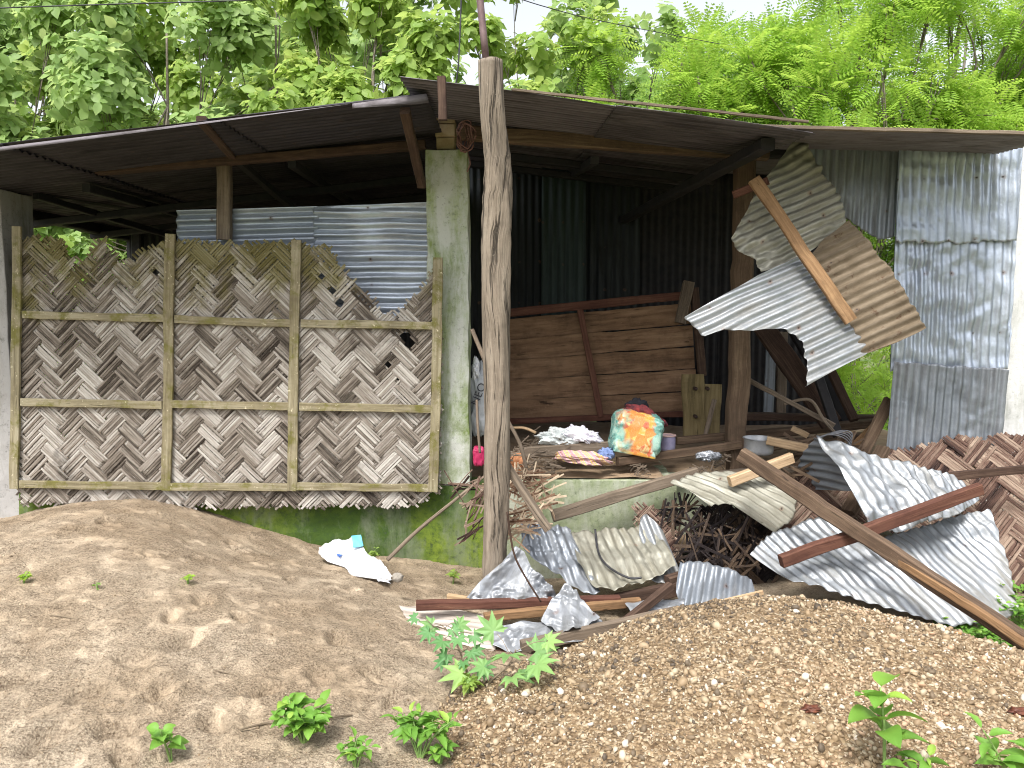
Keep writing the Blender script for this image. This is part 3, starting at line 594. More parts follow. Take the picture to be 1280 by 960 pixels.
# ------------------------------------------------------------------ woven bamboo panel in its lath frame (left)
FP = 5.47
fence = empty('woven_bamboo_panel', P(285, 630, FP), 'wide woven bamboo panel with a torn top in a mossy lath frame', 'fence panel')
O = P(28, 610, FP); U = (1, 0, 0); Vv = (0, 0, 1)
def loc2(px, py): p = P(px, py, FP); return (p[0] - O[0], p[2] - O[2])
top = [(26, 304), (44, 298), (60, 304), (74, 298), (82, 318), (95, 330), (108, 322), (128, 298), (148, 330), (165, 330), (180, 315), (205, 303), (222, 303), (290, 306), (362, 305), (412, 310), (424, 334), (452, 362), (478, 392), (494, 397), (520, 372), (541, 345), (548, 340)]
poly = [loc2(*p) for p in [(26, 628)] + top + [(548, 500), (546, 610), (524, 630), (300, 632), (120, 630)]]
holes = [loc2(415, 363) + (.025,), loc2(425, 378) + (.025,), loc2(401, 346) + (.02,), loc2(507, 422) + (.035,), loc2(513, 430) + (.03,), loc2(485, 457) + (.018,), loc2(497, 473) + (.015,), loc2(105, 350) + (.012,), loc2(195, 340) + (.02,)]
weave('woven_mat', poly, O, U, Vv, bamboo_grey, fence, Wd=.1, ns=6, holes=holes, ja=.05, jb=.05, seed=5, missing=.003, tilt=1.6)
for (x0, y0, x1, y1, wp) in ((22, 283, 18, 611, 11), (213, 293, 208, 613, 12), (370, 300, 365, 613, 12), (548, 322, 542, 614, 12)):
    plank('frame_upright', P(x1, y1, FP - .03), P(x0, y0, FP - .03), wp / 960 * FP, .024, wood_frame, fence, wob=.008, seg=24)
for (x0, y0, x1, y1) in ((28, 393, 206, 398), (219, 399, 363, 404), (376, 404, 541, 407), (27, 503, 203, 506), (216, 505, 361, 508), (374, 508, 541, 511), (25, 605, 202, 608), (214, 608, 359, 609), (371, 608, 539, 610)):
    plank('frame_rail', P(x0, y0, FP - .028), P(x1, y1, FP - .028), .055, .022, wood_frame, fence, wob=.006, roll=math.pi / 2 if False else 0, up=(0, 1, 0), seg=16)

# right-hand mat, fallen outwards
mat2 = empty('woven_bamboo_panel', P(1200, 740, 5.2), 'reddish brown woven bamboo panel leaning at the right edge below the upright iron', 'fence panel')
O2 = P(1100, 700, 5.0); e1 = P(1300, 690, 5.0) - O2; e2 = P(1105, 560, 5.4) - P(1100, 700, 5.0)
ex2 = e1 / np.linalg.norm(e1); ey2 = e2 - ex2 * np.dot(e2, ex2); ey2 /= np.linalg.norm(ey2)
n2_ = np.cross(ex2, ey2)
def on2(px, py):
    a = P(px, py, 1.); cam0 = np.array((0, 0, CAMZ)); d = a - cam0; k = np.dot(O2 - cam0, n2_) / np.dot(d, n2_); q = cam0 + d * k - O2; return (np.dot(q, ex2), np.dot(q, ey2))
poly2 = [on2(*p) for p in ((1090, 580), (1105, 567), (1150, 560), (1180, 552), (1205, 545), (1225, 552), (1245, 545), (1290, 545), (1340, 550), (1340, 740), (1270, 745), (1200, 720), (1080, 640))]
weave('woven_mat', poly2, O2, ex2, ey2, bamboo_red, mat2, Wd=.125, ns=6, ja=.04, jb=.04, seed=9, rot=-.05)
plank('frame_rail', P(1178, 597, 4.98), P(1300, 584, 4.98), .055, .03, wood_dark, mat2, up=(0, 1, 0))
plank('frame_upright', P(1185, 600, 5.03), P(1215, 690, 4.85), .05, .025, wood_brown, mat2, wob=.006)

# ------------------------------------------------------------------ the tall pole, its pipe, wires
pole = empty('utility_pole', P(617, 715, 4.48), 'tall crooked bare wooden pole with a rusty pipe on its top', 'pole')
cl = [(618, 740, 17), (617, 690, 15.5), (619, 640, 16.5), (620, 580, 17), (620, 500, 16.5), (619, 400, 16.5), (620, 330, 17), (622, 270, 17), (622, 230, 16), (620, 190, 15.5), (616, 140, 14.5), (613, 75, 13.8)]
pY = [4.5, 4.47, 4.44, 4.41, 4.37, 4.33, 4.3, 4.27, 4.25, 4.23, 4.2, 4.18]; path = spline([P(a, b, y) for (a, b, c), y in zip(cl, pY)], 90); rad = [c / 960 * y for (a, b, c), y in zip(cl, pY)]
mb = MB(); tube_mb(mb, path, lambda t: np.interp(t * (len(cl) - 1), range(len(cl)), rad), 30, knob=.3, seed=2, kf=.09); mb.build('shaft', wood_pole, pole, smooth=True)
mb = MB(); tube_mb(mb, [P(608, 80, 4.18), P(604, 40, 4.18), P(598, -20, 4.18), P(596, -60, 4.18)], .019, 10); mb.build('pipe', pipe_m, pole, smooth=True)
def wire(pts, r, label, n=40):
    mb = MB(); tube_mb(mb, spline([PW(p) for p in pts], n), r, 6); return tag(mb.build('wire', wire_m, smooth=True), label, 'wire')
wire([(-60, 14, 5), (0, 10, 5), (150, 5, 5), (310, 0, 5), (520, -12, 5)], .004, 'thin dark wire crossing the trees at the upper left')
wire([(577, -20, 4.9), (575, 40, 4.9), (572, 90, 4.9), (565, 122, 4.95), (556, 130, 5.1)], .005, 'black cable dropping from above to the roof beside the pole')
wire([(620, -12, 4.6), (680, 8, 5.2), (760, 28, 6), (900, 55, 7.5)], .003, 'thin slack wire running from beside the pole pipe to the right')
mb = MB()
for k in range(7):
    c = P(578 + k * 1.0, 172, 5.45); mb2 = [c + np.array((math.cos(a + k) * (.03 + .004 * k) + .012 * math.sin(a * 3), -.01 * k, math.sin(a + k) * (.085 + .01 * (k % 3)))) for a in np.linspace(0, 6.28, 22)]
    tube_mb(mb, mb2, .0055, 5)
tube_mb(mb, [P(585, 190, 5.43), P(588, 205, 5.42), P(584, 215, 5.42)], .005, 5)
tag(mb.build('rope_bundle', M_plain('red_brown_cord', (.13, .06, .055), (.24, .13, .12)), smooth=True), 'tangled bundle of red brown cord tied beside the timber blocks on the pillar', 'rope')

# ------------------------------------------------------------------ leaning board partition inside
part = empty('board_partition', P(750, 530, 7.), 'leaning partition of five wide brown boards standing inside the dark shed', 'partition')
TL, TR, BL, BR = (618, 387), (866, 362), (620, 529), (876, 518)
def bl(u, v):
    a = np.array(TL) * (1 - u) + np.array(TR) * u; b = np.array(BL) * (1 - u) + np.array(BR) * u; q = a * (1 - v) + b * v; return q
for k in range(5):
    v0, v1 = .1 + k * .178, .1 + (k + 1) * .178 - .004; vm = (v0 + v1) / 2
    a = bl(0, vm); b = bl(.985, vm); plank('board', P(a[0], a[1], 7.05 - .03 * k), P(b[0], b[1], 7.05 - .03 * k), (v1 - v0) * 148 / 960 * 7.05, .022, wood_plank, part, up=(0, 1, 0), wob=.004, seg=30, tint=.3 + .1 * k)
a = bl(0, .04); b = bl(1.0, .04); plank('top_rail', P(a[0], a[1], 6.99), P(b[0], b[1], 6.99), .075, .06, wood_red, part, up=(0, 1, 0))
a = bl(0, .99); b = bl(.95, .99); plank('bottom_rail', P(a[0], a[1], 6.83), P(b[0], b[1], 6.83), .05, .05, wood_red, part, up=(0, 1, 0))
plank('brace', P(725, 387, 6.96), P(751, 521, 6.8), .055, .03, wood_red, part, up=(0, 1, 0))
plank('end_post', P(861, 352, 6.95), P(850, 404, 6.9), .1, .05, wood_grey, part, up=(0, 1, 0))
plank('end_post', P(868, 360, 6.97), P(878, 470, 6.85), .07, .05, wood_dark, part, up=(0, 1, 0))

# ------------------------------------------------------------------ things on the shed floor
# bolted board with a stick against it
bb = empty('bolted_board', P(882, 548, 6.5), 'short thick olive brown board with round bolts standing behind the wooden post', 'board')
mb = MB(); plank_mb(mb, P(868, 548, 6.5), P(866, 468, 6.55), .19, .05, up=(0, 1, 0)); plank_mb(mb, P(886, 548, 6.52), P(888, 480, 6.57), .18, .05, up=(0, 1, 0)); bo_ = mb.build('board', M_wood('olive_board_wood', (.06, .045, .02), (.17, .13, .06), (.28, .22, .12)), bb)
for (x, y) in ((870, 486), (885, 486), (870, 521)):
    mb = MB(); c = P(x, y, 6.44); tube_mb(mb, [c + W(0, .05, 0), c, c - W(0, .008, 0)], lambda t: .016 if t < .8 else .009, 10); mb.build('bolt', M_plain('bolt_iron', (.03, .02, .02), (.08, .05, .04), .6, .5), bo_)
def stick(name, pts, r0, r1, mat, label=None, cat='stick', group=None, parent=None, knob=.12, k=8):
    mb = MB(); pt = spline([PW(p) for p in pts], max(12, 8 * len(pts))); tube_mb(mb, pt, lambda t: r0 + (r1 - r0) * t, k, knob=knob, seed=rng.random() * 50); o = mb.build(name, mat, parent, smooth=True)
    return tag(o, label, cat, group) if label else o
stick('stick', [(880, 550, 6.3), (893, 500, 6.42)], .018, .022, wood_grey, 'short round stick leaning against the bolted olive brown board')

def revolve(mb, c, prof, k=28, wob=0, seed=0, squash=1, tilt=None):
    V = []; UV = []
    for i, (r, z) in enumerate(prof):
        for j in range(k):
            a = 2 * math.pi * j / k; rr = r * (1 + wob * float(fbm(math.cos(a) * 2 + seed, math.sin(a) * 2 + z * 9, 3)))
            V.append((rr * math.cos(a), rr * math.sin(a) * squash, z)); UV.append((a * r, z))
    V = np.array(V)
    if tilt: 
        ca, sa = math.cos(tilt), math.sin(tilt); V = V @ np.array([[ca, 0, sa], [0, 1, 0], [-sa, 0, ca]]).T
    F = [(i * k + j, i * k + (j + 1) % k, (i + 1) * k + (j + 1) % k, (i + 1) * k + j) for i in range(len(prof) - 1) for j in range(k)]
    F.append(tuple(range(k))[::-1]); mb.add(V + np.asarray(c), F, UV)
def grd(px, py, Y, z): p = P(px, py, Y); p[2] = z; return p
# purple tin
b0 = P(834, 563, 5.72)
tin = empty('tin_can', b0, 'small dull purple tin with a pinkish rim standing right of the bright bag', 'tin')
mb = MB(); revolve(mb, b0, [(.055, 0), (.06, .006), (.06, .03), (.061, .035), (.06, .1), (.06, .112), (.054, .112), (.053, .02), (.001, .018)], wob=.02); mb.build('body', M_plain('purple_tin', (.24, .22, .36), (.36, .34, .48), .5, .3), tin, smooth=True)
mb = MB(); revolve(mb, b0 + W(0, 0, .108), [(.058, 0), (.064, .001), (.065, .008), (.064, .014), (.056, .014), (.054, 0)]); mb.build('rim', M_plain('pink_rim', (.4, .27, .25), (.5, .36, .33), .6), tin, smooth=True)
b0 = P(948, 567, 5.5)
pot = empty('aluminium_pot', b0, 'dented round aluminium pot standing right of the wooden post', 'pot')
mb = MB(); revolve(mb, b0, [(.085, 0), (.1, .01), (.105, .03), (.102, .105), (.11, .112), (.111, .117), (.1, .115), (.097, .03), (.001, .02)], wob=.05, k=36); mb.build('body', M_plain('old_aluminium', (.45, .47, .5), (.6, .62, .66), .4, .6), pot, smooth=True)
mb = MB(); tube_mb(mb, [b0 + W(.11 * math.cos(a), .11 * math.sin(a), .115) for a in np.linspace(0, 6.283, 40)], .004, 6); mb.build('rim', M_plain('alu_rim', (.3, .32, .36), (.5, .52, .56), .35, .7), pot, smooth=True)

def lump(name, c, rad, mat, seed, parent=None, noise=.12, f=3., flat=0, nu=70, nv=44, rot=0., sup=1., fold=.05, creases=9.):
    """a crumpled closed body: deformed superellipsoid with folds"""
    V = []; UV = []; T = []
    th = np.linspace(0, 2 * math.pi, nu, endpoint=False); ph = np.linspace(-math.pi / 2 + .01, math.pi / 2 - .01, nv)
    def sg(x, p): return np.sign(x) * np.abs(x) ** p
    A, B = np.meshgrid(th, ph, indexing='xy')
    x = sg(np.cos(A), sup) * sg(np.cos(B), sup); y = sg(np.sin(A), sup) * sg(np.cos(B), sup); z = sg(np.sin(B), sup)
    k = 1 + noise * fbm(x * f + 5 * seed, z * f + y * f * .8, seed, 3) + fold * .8 * crease(x * creases * .22 + z * creases * .08 + 3 * seed, y * creases * .2 + z * creases * .22, seed + 4) + fold * .25 * crease(x * creases * .5 + 3 * seed, y * creases * .3 + z * creases * .5, seed + 7)
    x = x * k * rad[0]; y = y * k * rad[1]; z = z * k * rad[2]
    if flat: z = np.where(z < -flat * rad[2], -flat * rad[2] + .02 * (z + flat * rad[2]), z)
    cr, sr = math.cos(rot), math.sin(rot); x, z = x * cr - z * sr, x * sr + z * cr
    V = np.stack([x + c[0], y + c[1], z + c[2]], -1).reshape(-1, 3); I = np.arange(nu * nv).reshape(nv, nu)
    F = np.stack([I[:-1], np.roll(I[:-1], -1, 1), np.roll(I[1:], -1, 1), I[1:]], -1).reshape(-1, 4)
    F = [tuple(q) for q in F] + [tuple(I[0])[::-1], tuple(I[-1])]
    return put(name, V, F, mat, parent, uv=np.stack([A.ravel() / 6.28, B.ravel()], 1), tint=np.full(len(V), .5), smooth=True)
# printed carrier bag
def M_bagprint():
    t = NT('printed_plastic'); o = t.obj; s = t.sep(o); n = t.noise(o, 12, 3, .6, 1.2); v = t.vor(t.map(o, (1, 1, 1)), 17, 'Color', rnd=.9); vs = t.sep(v)
    c = t.ramp(t.math('ADD', t.math('MULTIPLY', vs[0], .45), t.math('MULTIPLY', n, .55)), [(0, (.6, .12, .01)), (.4, (.68, .2, .01)), (.52, (.7, .34, .02)), (.6, (.62, .5, .2)), (.68, (.55, .07, .02))])
    tl = t.ramp(t.math('ADD', t.math('MULTIPLY', s[0], 1.6), t.math('MULTIPLY', t.noise(o, 9, 2, .5, 1), .55)), [(.05, 1), (.2, 0)]); tr = t.ramp(t.math('ADD', t.math('MULTIPLY', s[0], 2.6), t.math('MULTIPLY', n, .3)), [(.4, 0), (.46, 1)])
    teal = t.ramp(n, [(.38, (.01, .12, .12)), (.5, (.1, .36, .33)), (.62, (.3, .52, .46))]); c = t.mix(t.math('MAXIMUM', tl, tr), c, teal)
    bot = t.ramp(t.math('ADD', t.math('MULTIPLY', s[2], 6.), t.math('MULTIPLY', n, .5)), [(.32, 1), (.45, 0)]); c = t.mix(bot, c, (.85, .5, .02))
    w_ = t.n('ShaderNodeTexWave'); w_.inputs['Scale'].default_value = 60; w_.inputs['Distortion'].default_value = 8; t.l(o, w_.inputs[0]); c = t.mix(t.ramp(w_.outputs[1], [(.8, 0), (.9, .45)]), c, (.9, .85, .6))
    return t.fin(t.bsdf(c, .32, 0, t.bump(t.noise(o, 30, 4, .6), .4, .006), .6))
bagc = P(795, 543, 5.5)
bag = lump('printed_bag', bagc, (.18, .12, .16), M_bagprint(), 4, noise=.1, fold=.09, creases=9, flat=.85, sup=.38, rot=-.2, nu=120, nv=80)
tag(bag, 'crumpled bright orange and teal plastic bag standing on the shed floor', 'bag')
tag(lump('cloth', P(806, 521, 5.56), (.14, .07, .06), M_plain('dark_red_cloth', (.05, .02, .03), (.3, .05, .05), .9, 0, 25), 8, noise=.4, fold=.2, rot=-.45), 'dark and red rags stuffed in the top of the bright bag', 'rag')
tag(lump('cloth', P(795, 511, 5.68), (.085, .05, .075), M_plain('black_cloth', (.008, .008, .012), (.03, .03, .04), .8), 9, noise=.3, fold=.1), 'black bundle peeking up behind the bright bag', 'rag')
# cloths
def M_stripes(name, cols, sc, dist=1.5):
    t = NT(name); w_ = t.n('ShaderNodeTexWave'); w_.inputs['Scale'].default_value = sc; w_.inputs['Distortion'].default_value = dist; w_.inputs['Detail'].default_value = 1; t.l(t.map(t.obj, (.5, .6, 1.3), rot=(0, .35, 0)), w_.inputs[0])
    c = t.ramp(w_.outputs[1], cols); return t.fin(t.bsdf(c, .9, 0, t.bump(t.noise(t.obj, 60, 4, .6), .4, .004), .1))
st_m = M_stripes('striped_cloth', [(0, (.5, .28, .3)), (.3, (.62, .45, .45)), (.5, (.3, .14, .17)), (.62, (.65, .6, .5)), (.8, (.68, .5, .06)), (1, (.6, .35, .35))], 9, 3)
tag(lump('cloth', P(728, 573, 5.36), (.19, .09, .05), st_m, 12, noise=.3, fold=.3, creases=13, flat=.6, rot=-.12, nu=110, nv=60), 'rolled pink and yellow striped cloth on the floor edge', 'cloth')
tag(lump('cloth', P(757, 568, 5.45), (.055, .05, .045), M_plain('blue_cloth', (.12, .17, .35), (.22, .3, .5), .9), 13, noise=.3, fold=.2), 'small blue rag just right of the striped cloth', 'rag')
fl = M_plain('washed_floral_cloth', (.42, .46, .46), (.66, .68, .68), .9, 0, 30)
tag(lump('cloth', P(700, 548, 5.62), (.16, .1, .07), fl, 14, noise=.4, fold=.35, creases=12, flat=.5, nu=110, nv=60), 'greyish printed cloth heaped on the floor left of the white one', 'cloth')
tag(lump('cloth', P(728, 546, 5.6), (.13, .08, .06), M_plain('white_printed_cloth', (.62, .58, .68), (.85, .84, .88), .85, 0, 22), 15, noise=.4, fold=.35, creases=12, flat=.5, rot=-.25, nu=110, nv=60), 'crumpled white and lilac cloth in front of the partition', 'cloth')
tag(lump('plastic_bottle', P(885, 570, 5.5), (.085, .04, .032), M_plain('clear_crumpled_plastic', (.2, .21, .24), (.5, .52, .56), .18, .3, 30, .8), 16, noise=.25, fold=.5, creases=22, nu=90), 'squashed clear plastic wrapper shining at the foot of the wooden post', 'plastic')
tag(lump('paper_box', P(599, 570, 5.5), (.045, .05, .07), M_plain('pink_pack', (.3, .01, .06), (.45, .03, .11), .5), 17, noise=.1, fold=.1, sup=.5), 'bright pink packet in the gap between pillar and pole', 'packet')
# grey printed sack standing between pillar and pole
sk = lump('sack', P(604, 500, 5.9), (.105, .1, .27), M_plain('grey_plastic_sack', (.3, .32, .34), (.45, .47, .5), .6, 0, 14), 18, noise=.15, fold=.15, sup=.7, nu=80, nv=60)
tag(sk, 'grey plastic sack with black lettering standing behind the tall pole', 'sack')
cu = bpy.data.curves.new('lettering', 'FONT'); cu.body = 'NEO'; cu.size = .085; cu.extrude = .002
tx = bpy.data.objects.new('lettering', cu); C.objects.link(tx); bpy.context.view_layer.update()
me = bpy.data.meshes.new_from_object(tx); bpy.data.objects.remove(tx)
ltr = bpy.data.objects.new('lettering', me); C.objects.link(ltr); me.materials.append(M_plain('black_ink', (.02, .02, .03), (.04, .04, .05), .7)); ltr.parent = sk
pl = P(597, 508, 5.77) - ORIG[sk.name]; ltr.location = pl; ltr.rotation_euler = (math.radians(90), math.radians(-68), 0)
tag(lump('sack', P(595, 462, 5.85), (.03, .06, .09), M_plain('white_film', (.6, .62, .66), (.8, .82, .85), .3), 19, noise=.4, fold=.3), 'scrap of white film on top of the grey sack', 'plastic')
tag(lump('clay_pot', P(646, 580, 5.42), (.07, .07, .085), M_plain('terracotta', (.3, .12, .05), (.42, .2, .1), .85), 20, noise=.25, fold=.08), 'broken orange brown clay lump just right of the tall pole', 'clay pot')

# ------------------------------------------------------------------ loose boards
def PL(a, b, wd, th, mat, label, cat='plank', **k): return plank('plank', a, b, wd, th, mat, None, label, cat, **k)
PL((655, 566, 5.5), (790, 556, 5.6), .045, .08, wood_grey, 'pale narrow board lying under the cloths on the floor', up=(0, 0, 1))
PL((772, 577, 5.42), (925, 556, 5.7), .05, .06, wood_brown, 'brown board under the bright bag and the tin')
PL((845, 551, 5.9), (912, 545, 6.0), .05, .06, wood_brown, 'short brown board lying behind the tin')
PL((868, 598, 5.25), (1012, 583, 5.45), .1, .05, wood_grey, 'flat grey board lying across the foot of the wooden post')
PL((690, 645, 5.08), (872, 590, 5.2), .05, .075, wood_grey, 'long grey board leaning diagonally along the pale plinth face')
PL((926, 568, 4.65), (1300, 815, 3.65), .07, .085, wood_brown, 'long heavy brown beam sloping down across the fallen sheets to the right edge', wob=.008)
PL((1120, 700, 4.06), (1310, 822, 3.55), .035, .04, wood_orange, 'fresh orange split lath lying along the lower end of the long beam', wob=.01)
PL((976, 702, 4.22), (1226, 611, 4.42), .05, .07, wood_red, 'dark red brown batten lying across the fallen sheet, crossing the long beam', wob=.006)
PL((912, 602, 4.95), (990, 572, 5.05), .05, .07, wood_pale, 'short pale freshly cut batten behind the top of the long beam')
PL((958, 550, 5.4), (1012, 561, 5.3), .06, .06, wood_pale, 'small pale block lying right of the aluminium pot')
PL((990, 535, 5.9), (1010, 545, 5.85), .05, .04, wood_pale, 'tiny pale offcut left of the wire coil')
PL((930, 545, 6.3), (1100, 528, 6.5), .1, .07, wood_brown, 'brown board on the floor stack behind the pot')
PL((925, 558, 6.0), (1085, 545, 6.2), .12, .05, wood_brown, 'wide brown board at the front of the floor stack behind the pot')
PL((925, 520, 6.6), (1100, 523, 6.8), .12, .06, wood_dark, 'dark board on top of the floor stack, under the leaning timbers')
PL((932, 473, 5.95), (1043, 532, 5.6), .035, .035, wood_grey, 'thin grey pole slanting from the wooden post to the wire coil', 'pole', wob=.012)
PL((948, 400, 6.6), (1040, 530, 6.2), .17, .06, wood_dark, 'widest dark timber leaning under the hanging white sheet', up=(0, 1, 0))
PL((985, 400, 6.9), (1062, 532, 6.5), .1, .06, soot, 'blackened timber leaning behind the widest dark one', up=(0, 1, 0))
PL((1012, 440, 6.2), (1048, 545, 5.9), .07, .05, soot, 'sooty upright timber left of the green opening', up=(0, 1, 0))
PL((1038, 462, 6.4), (1068, 525, 6.1), .07, .05, wood_dark, 'dark slanting lath in front of the green opening', up=(0, 1, 0))
PL((1112, 500, 5.7), (1072, 580, 5.5), .08, .04, wood_brown, 'brown board leaning against the left edge of the iron wall', up=(0, 1, 0))
PL((1055, 575, 5.7), (1095, 535, 5.9), .1, .03, wood_orange, 'reddish offcut between the wire coil and the iron wall', up=(0, 1, 0))
for q, (a, b) in enumerate((((965, 410, 7.6), (960, 520, 7.5)), ((978, 415, 7.8), (976, 520, 7.7)), ((1020, 420, 7.7), (1016, 520, 7.7)))):
    PL(a, b, .1, .03, (galv_dull, wood_grey, soot)[q], ('bluish grey slat glimpsed in the dark right of the wooden post', 'pale grey slat glimpsed in the dark behind leaning timbers', 'sooty slat glimpsed deepest behind the leaning timbers')[q], up=(0, 1, 0))
stick('stick', [(980, 505, 5.8), (1012, 500, 5.7), (1030, 525, 5.6), (1050, 548, 5.5)], .012, .012, wood_grey, 'crooked thin branch in front of the leaning dark timbers')
# boards of the heap at the pole's foot
PL((520, 757, 4.18), (775, 750, 4.3), .05, .05, wood_red, 'long dark red board lying across the crumpled sheets at the pole foot')
PL((605, 772, 4.12), (800, 752, 4.3), .045, .05, wood_orange, 'board with a raw orange end just below the long dark red one')
PL((770, 752, 4.45), (850, 735, 4.5), .04, .09, wood_dark, 'broad dark board under the olive sheet')
PL((652, 808, 3.85), (850, 765, 4.1), .045, .065, wood_grey, 'grey board running up to the crossing pair at the gravel edge')
PL((757, 798, 3.98), (838, 732, 4.25), .04, .05, wood_dark, 'dark splintered board crossing over the grey one')
PL((845, 768, 4.02), (952, 742, 4.1), .02, .04, wood_pale, 'thin pale splintered lath along the crest of the gravel', wob=.01)
PL((528, 836, 3.8), (668, 812, 3.9), .04, .05, wood_red, 'board under the lower edge of the white ground sheet')
PL((560, 745, 4.5), (590, 750, 4.45), .03, .03, wood_pale, 'small pale chip lying left of the silver sheet')
PL((834, 726, 4.5), (878, 712, 4.6), .06, .05, wood_dark, 'short dark stump under the small blue grey sheet')
PL((632, 580, 4.45), (686, 662, 4.35), .05, .04, wood_grey, 'peeling split lath leaning down right from the tall pole', wob=.012)
PL((1105, 560, 5.2), (1060, 640, 5.0), .09, .05, wood_brown, 'brown board half hidden behind the curled sheet')
# board nailed to hanging sheets
PL((942, 224, 4.92), (1064, 402, 4.68), .075, .035, wood_orange, 'orange brown board nailed diagonally across the hanging torn sheets', up=(0, 1, 0), wob=.008)
PL((917, 243, 5.1), (960, 226, 4.98), .05, .04, wood_red, 'short dark red block at the top of the diagonal nailed board', up=(0, 1, 0))
# sticks
def ST(pts, r0, r1, mat, label): return stick('stick', pts, r0, r1, mat, label)
ST([(484, 700, 4.8), (520, 665, 4.85), (560, 632, 4.9), (600, 600, 5.0)], .014, .01, wood_grey, 'long thin bamboo stick leaning up from the sand toward the pole')
ST([(590, 412, 5.2), (600, 436, 5.15), (611, 462, 5.1)], .014, .016, wood_grey, 'bamboo stick slanting behind the pole beside the pillar edge')
ST([(596, 500, 5.25), (597, 530, 5.2), (600, 566, 5.2)], .009, .009, wood_grey, 'thin upright cane in the gap left of the pole')
ST([(636, 528, 4.9), (650, 555, 4.85), (658, 585, 4.8)], .012, .011, wood_grey, 'short cane sloping right beside the pole above the floor')
ST([(640, 535, 5.8), (655, 535, 5.75), (670, 541, 5.7)], .01, .012, wood_pale, 'pale curved peeled stick on the floor under the partition')
mb = MB()
for k in range(5):
    c = P(1040, 563, 5.25); tube_mb(mb, [c + np.array(((.125 + .008 * k) * math.cos(a), .03 * math.sin(a) + .012 * k, (.075 + .006 * k) * math.sin(a + .2 * k) + .03)) for a in np.linspace(0, 6.283, 40)], .0045, 6)
tag(mb.build('wire_coil', M_plain('grey_wire', (.12, .12, .13), (.3, .3, .32), .5, .5), smooth=True), 'coil of grey wire standing behind the curled sheet', 'wire coil')

# ------------------------------------------------------------------ torn hanging sheets
sheet('torn_sheet', [(1000, 166, 5.2), (1012, 190, 5.12), (1040, 232, 5.08), (1052, 262, 5.05), (1058, 284, 5.0), (1000, 322, 4.95), (950, 342, 4.95), (944, 325, 4.98), (922, 314, 5.0), (914, 296, 5.02), (935, 258, 5.1), (958, 222, 5.15)],
      (P(915, 300, 5.), P(1045, 240, 5.)), galv_olive, None, .057, .0095, .03, 4, .012, seed=91, flat=.6, fine=.018, sh=.03, label='upper olive grey torn sheet hanging below the roof corner behind the nailed board', waves=10)
sheet('torn_sheet', [(1060, 276, 4.95), (1082, 296, 4.85), (1120, 345, 4.72), (1157, 411, 4.6), (1120, 428, 4.62), (1083, 441, 4.66), (1050, 452, 4.75), (1045, 400, 4.85), (1000, 330, 4.95), (1030, 300, 4.97)],
      (P(1060, 430, 4.8), P(1150, 395, 4.8)), galv_brown, None, .057, .0095, .018, 3.5, .01, seed=92, flat=.3, fine=.006, label='brown stained torn sheet hanging with its sharp corner toward the iron wall', waves=10)
sheet('torn_sheet', [(854, 397, 4.72), (900, 372, 4.78), (950, 343, 4.84), (1004, 318, 4.9), (1040, 380, 4.82), (1088, 440, 4.68), (1045, 462, 4.62), (1006, 484, 4.58), (1010, 455, 4.6), (1004, 425, 4.64), (978, 409, 4.68), (930, 413, 4.66), (905, 411, 4.66), (882, 420, 4.66)],
      (P(860, 398, 4.7), P(1000, 330, 4.7)), galv_white, None, .057, .0095, .012, 3, .008, seed=93, fine=.002, label='white torn sheet jutting out to a left hand point over the wooden post', waves=10, sh=.02, nu=50)
# ------------------------------------------------------------------ fallen sheets, right
sheet('fallen_sheet', [(1018, 546, 4.95), (1075, 560, 4.8), (1120, 570, 4.75), (1160, 584, 4.8), (1190, 600, 4.9), (1228, 622, 4.9), (1195, 645, 4.6), (1120, 668, 4.45), (1092, 660, 4.42), (1060, 612, 4.6), (1035, 575, 4.8)],
      (P(1020, 548, 4.9), P(1090, 658, 4.5)), galv_white, None, .057, .0095, .05, 5, .006, seed=101, flat=.6, fine=.006, label='pale sheet folded over and crumpled at the top of the fallen pile', waves=10)
sheet('fallen_sheet', [(1018, 546, 4.96), (1000, 570, 5.15), (994, 592, 5.25), (996, 612, 5.25), (1040, 614, 4.95), (1068, 614, 4.7), (1045, 580, 4.85)],
      (P(996, 600, 5.2), P(1066, 606, 4.8)), galv_dull, None, .057, .0095, .008, 3, .004, seed=102, label='curled underside of the folded sheet, ribbed blue grey', offs=-.01)
sheet('fallen_sheet', [(938, 690, 4.45), (958, 670, 4.6), (1010, 652, 4.75), (1052, 640, 4.8), (1100, 672, 4.6), (1200, 640, 4.8), (1238, 636, 4.85), (1258, 700, 4.6), (1274, 766, 4.3), (1250, 778, 4.2), (1192, 784, 4.1), (1130, 764, 4.1), (1060, 748, 4.15), (985, 728, 4.25)],
      (P(1080, 650, 4.7), P(1200, 780, 4.2)), galv_white, None, .057, .0095, .03, 3.4, .006, seed=103, flat=.45, fine=.008, label='largest pale sheet sloping to the gravel under the crossed beams', waves=10, sh=.04, nu=60)
sheet('fallen_sheet', [(838, 601, 5.05), (870, 592, 5.15), (905, 588, 5.2), (960, 600, 5.15), (998, 612, 5.05), (996, 640, 4.9), (970, 668, 4.78), (958, 640, 4.85), (930, 626, 4.9), (890, 634, 4.86), (862, 616, 4.95)],
      (P(870, 600, 5.0), P(935, 640, 4.85)), galv_olive, None, .057, .0095, .015, 4, .012, seed=104, fine=.003, label='dull olive sheet drooping off the floor edge below the post', waves=10)
sheet('fallen_sheet', [(850, 702, 4.5), (880, 703, 4.5), (915, 712, 4.48), (940, 722, 4.45), (944, 742, 4.35), (900, 752, 4.3), (850, 760, 4.3), (845, 735, 4.4)],
      (P(880, 704, 4.5), P(872, 752, 4.3)), galv_dull, None, .057, .0085, .015, 5, .006, seed=105, flat=.3, label='small blue grey sheet beside the crest of the gravel', waves=10)
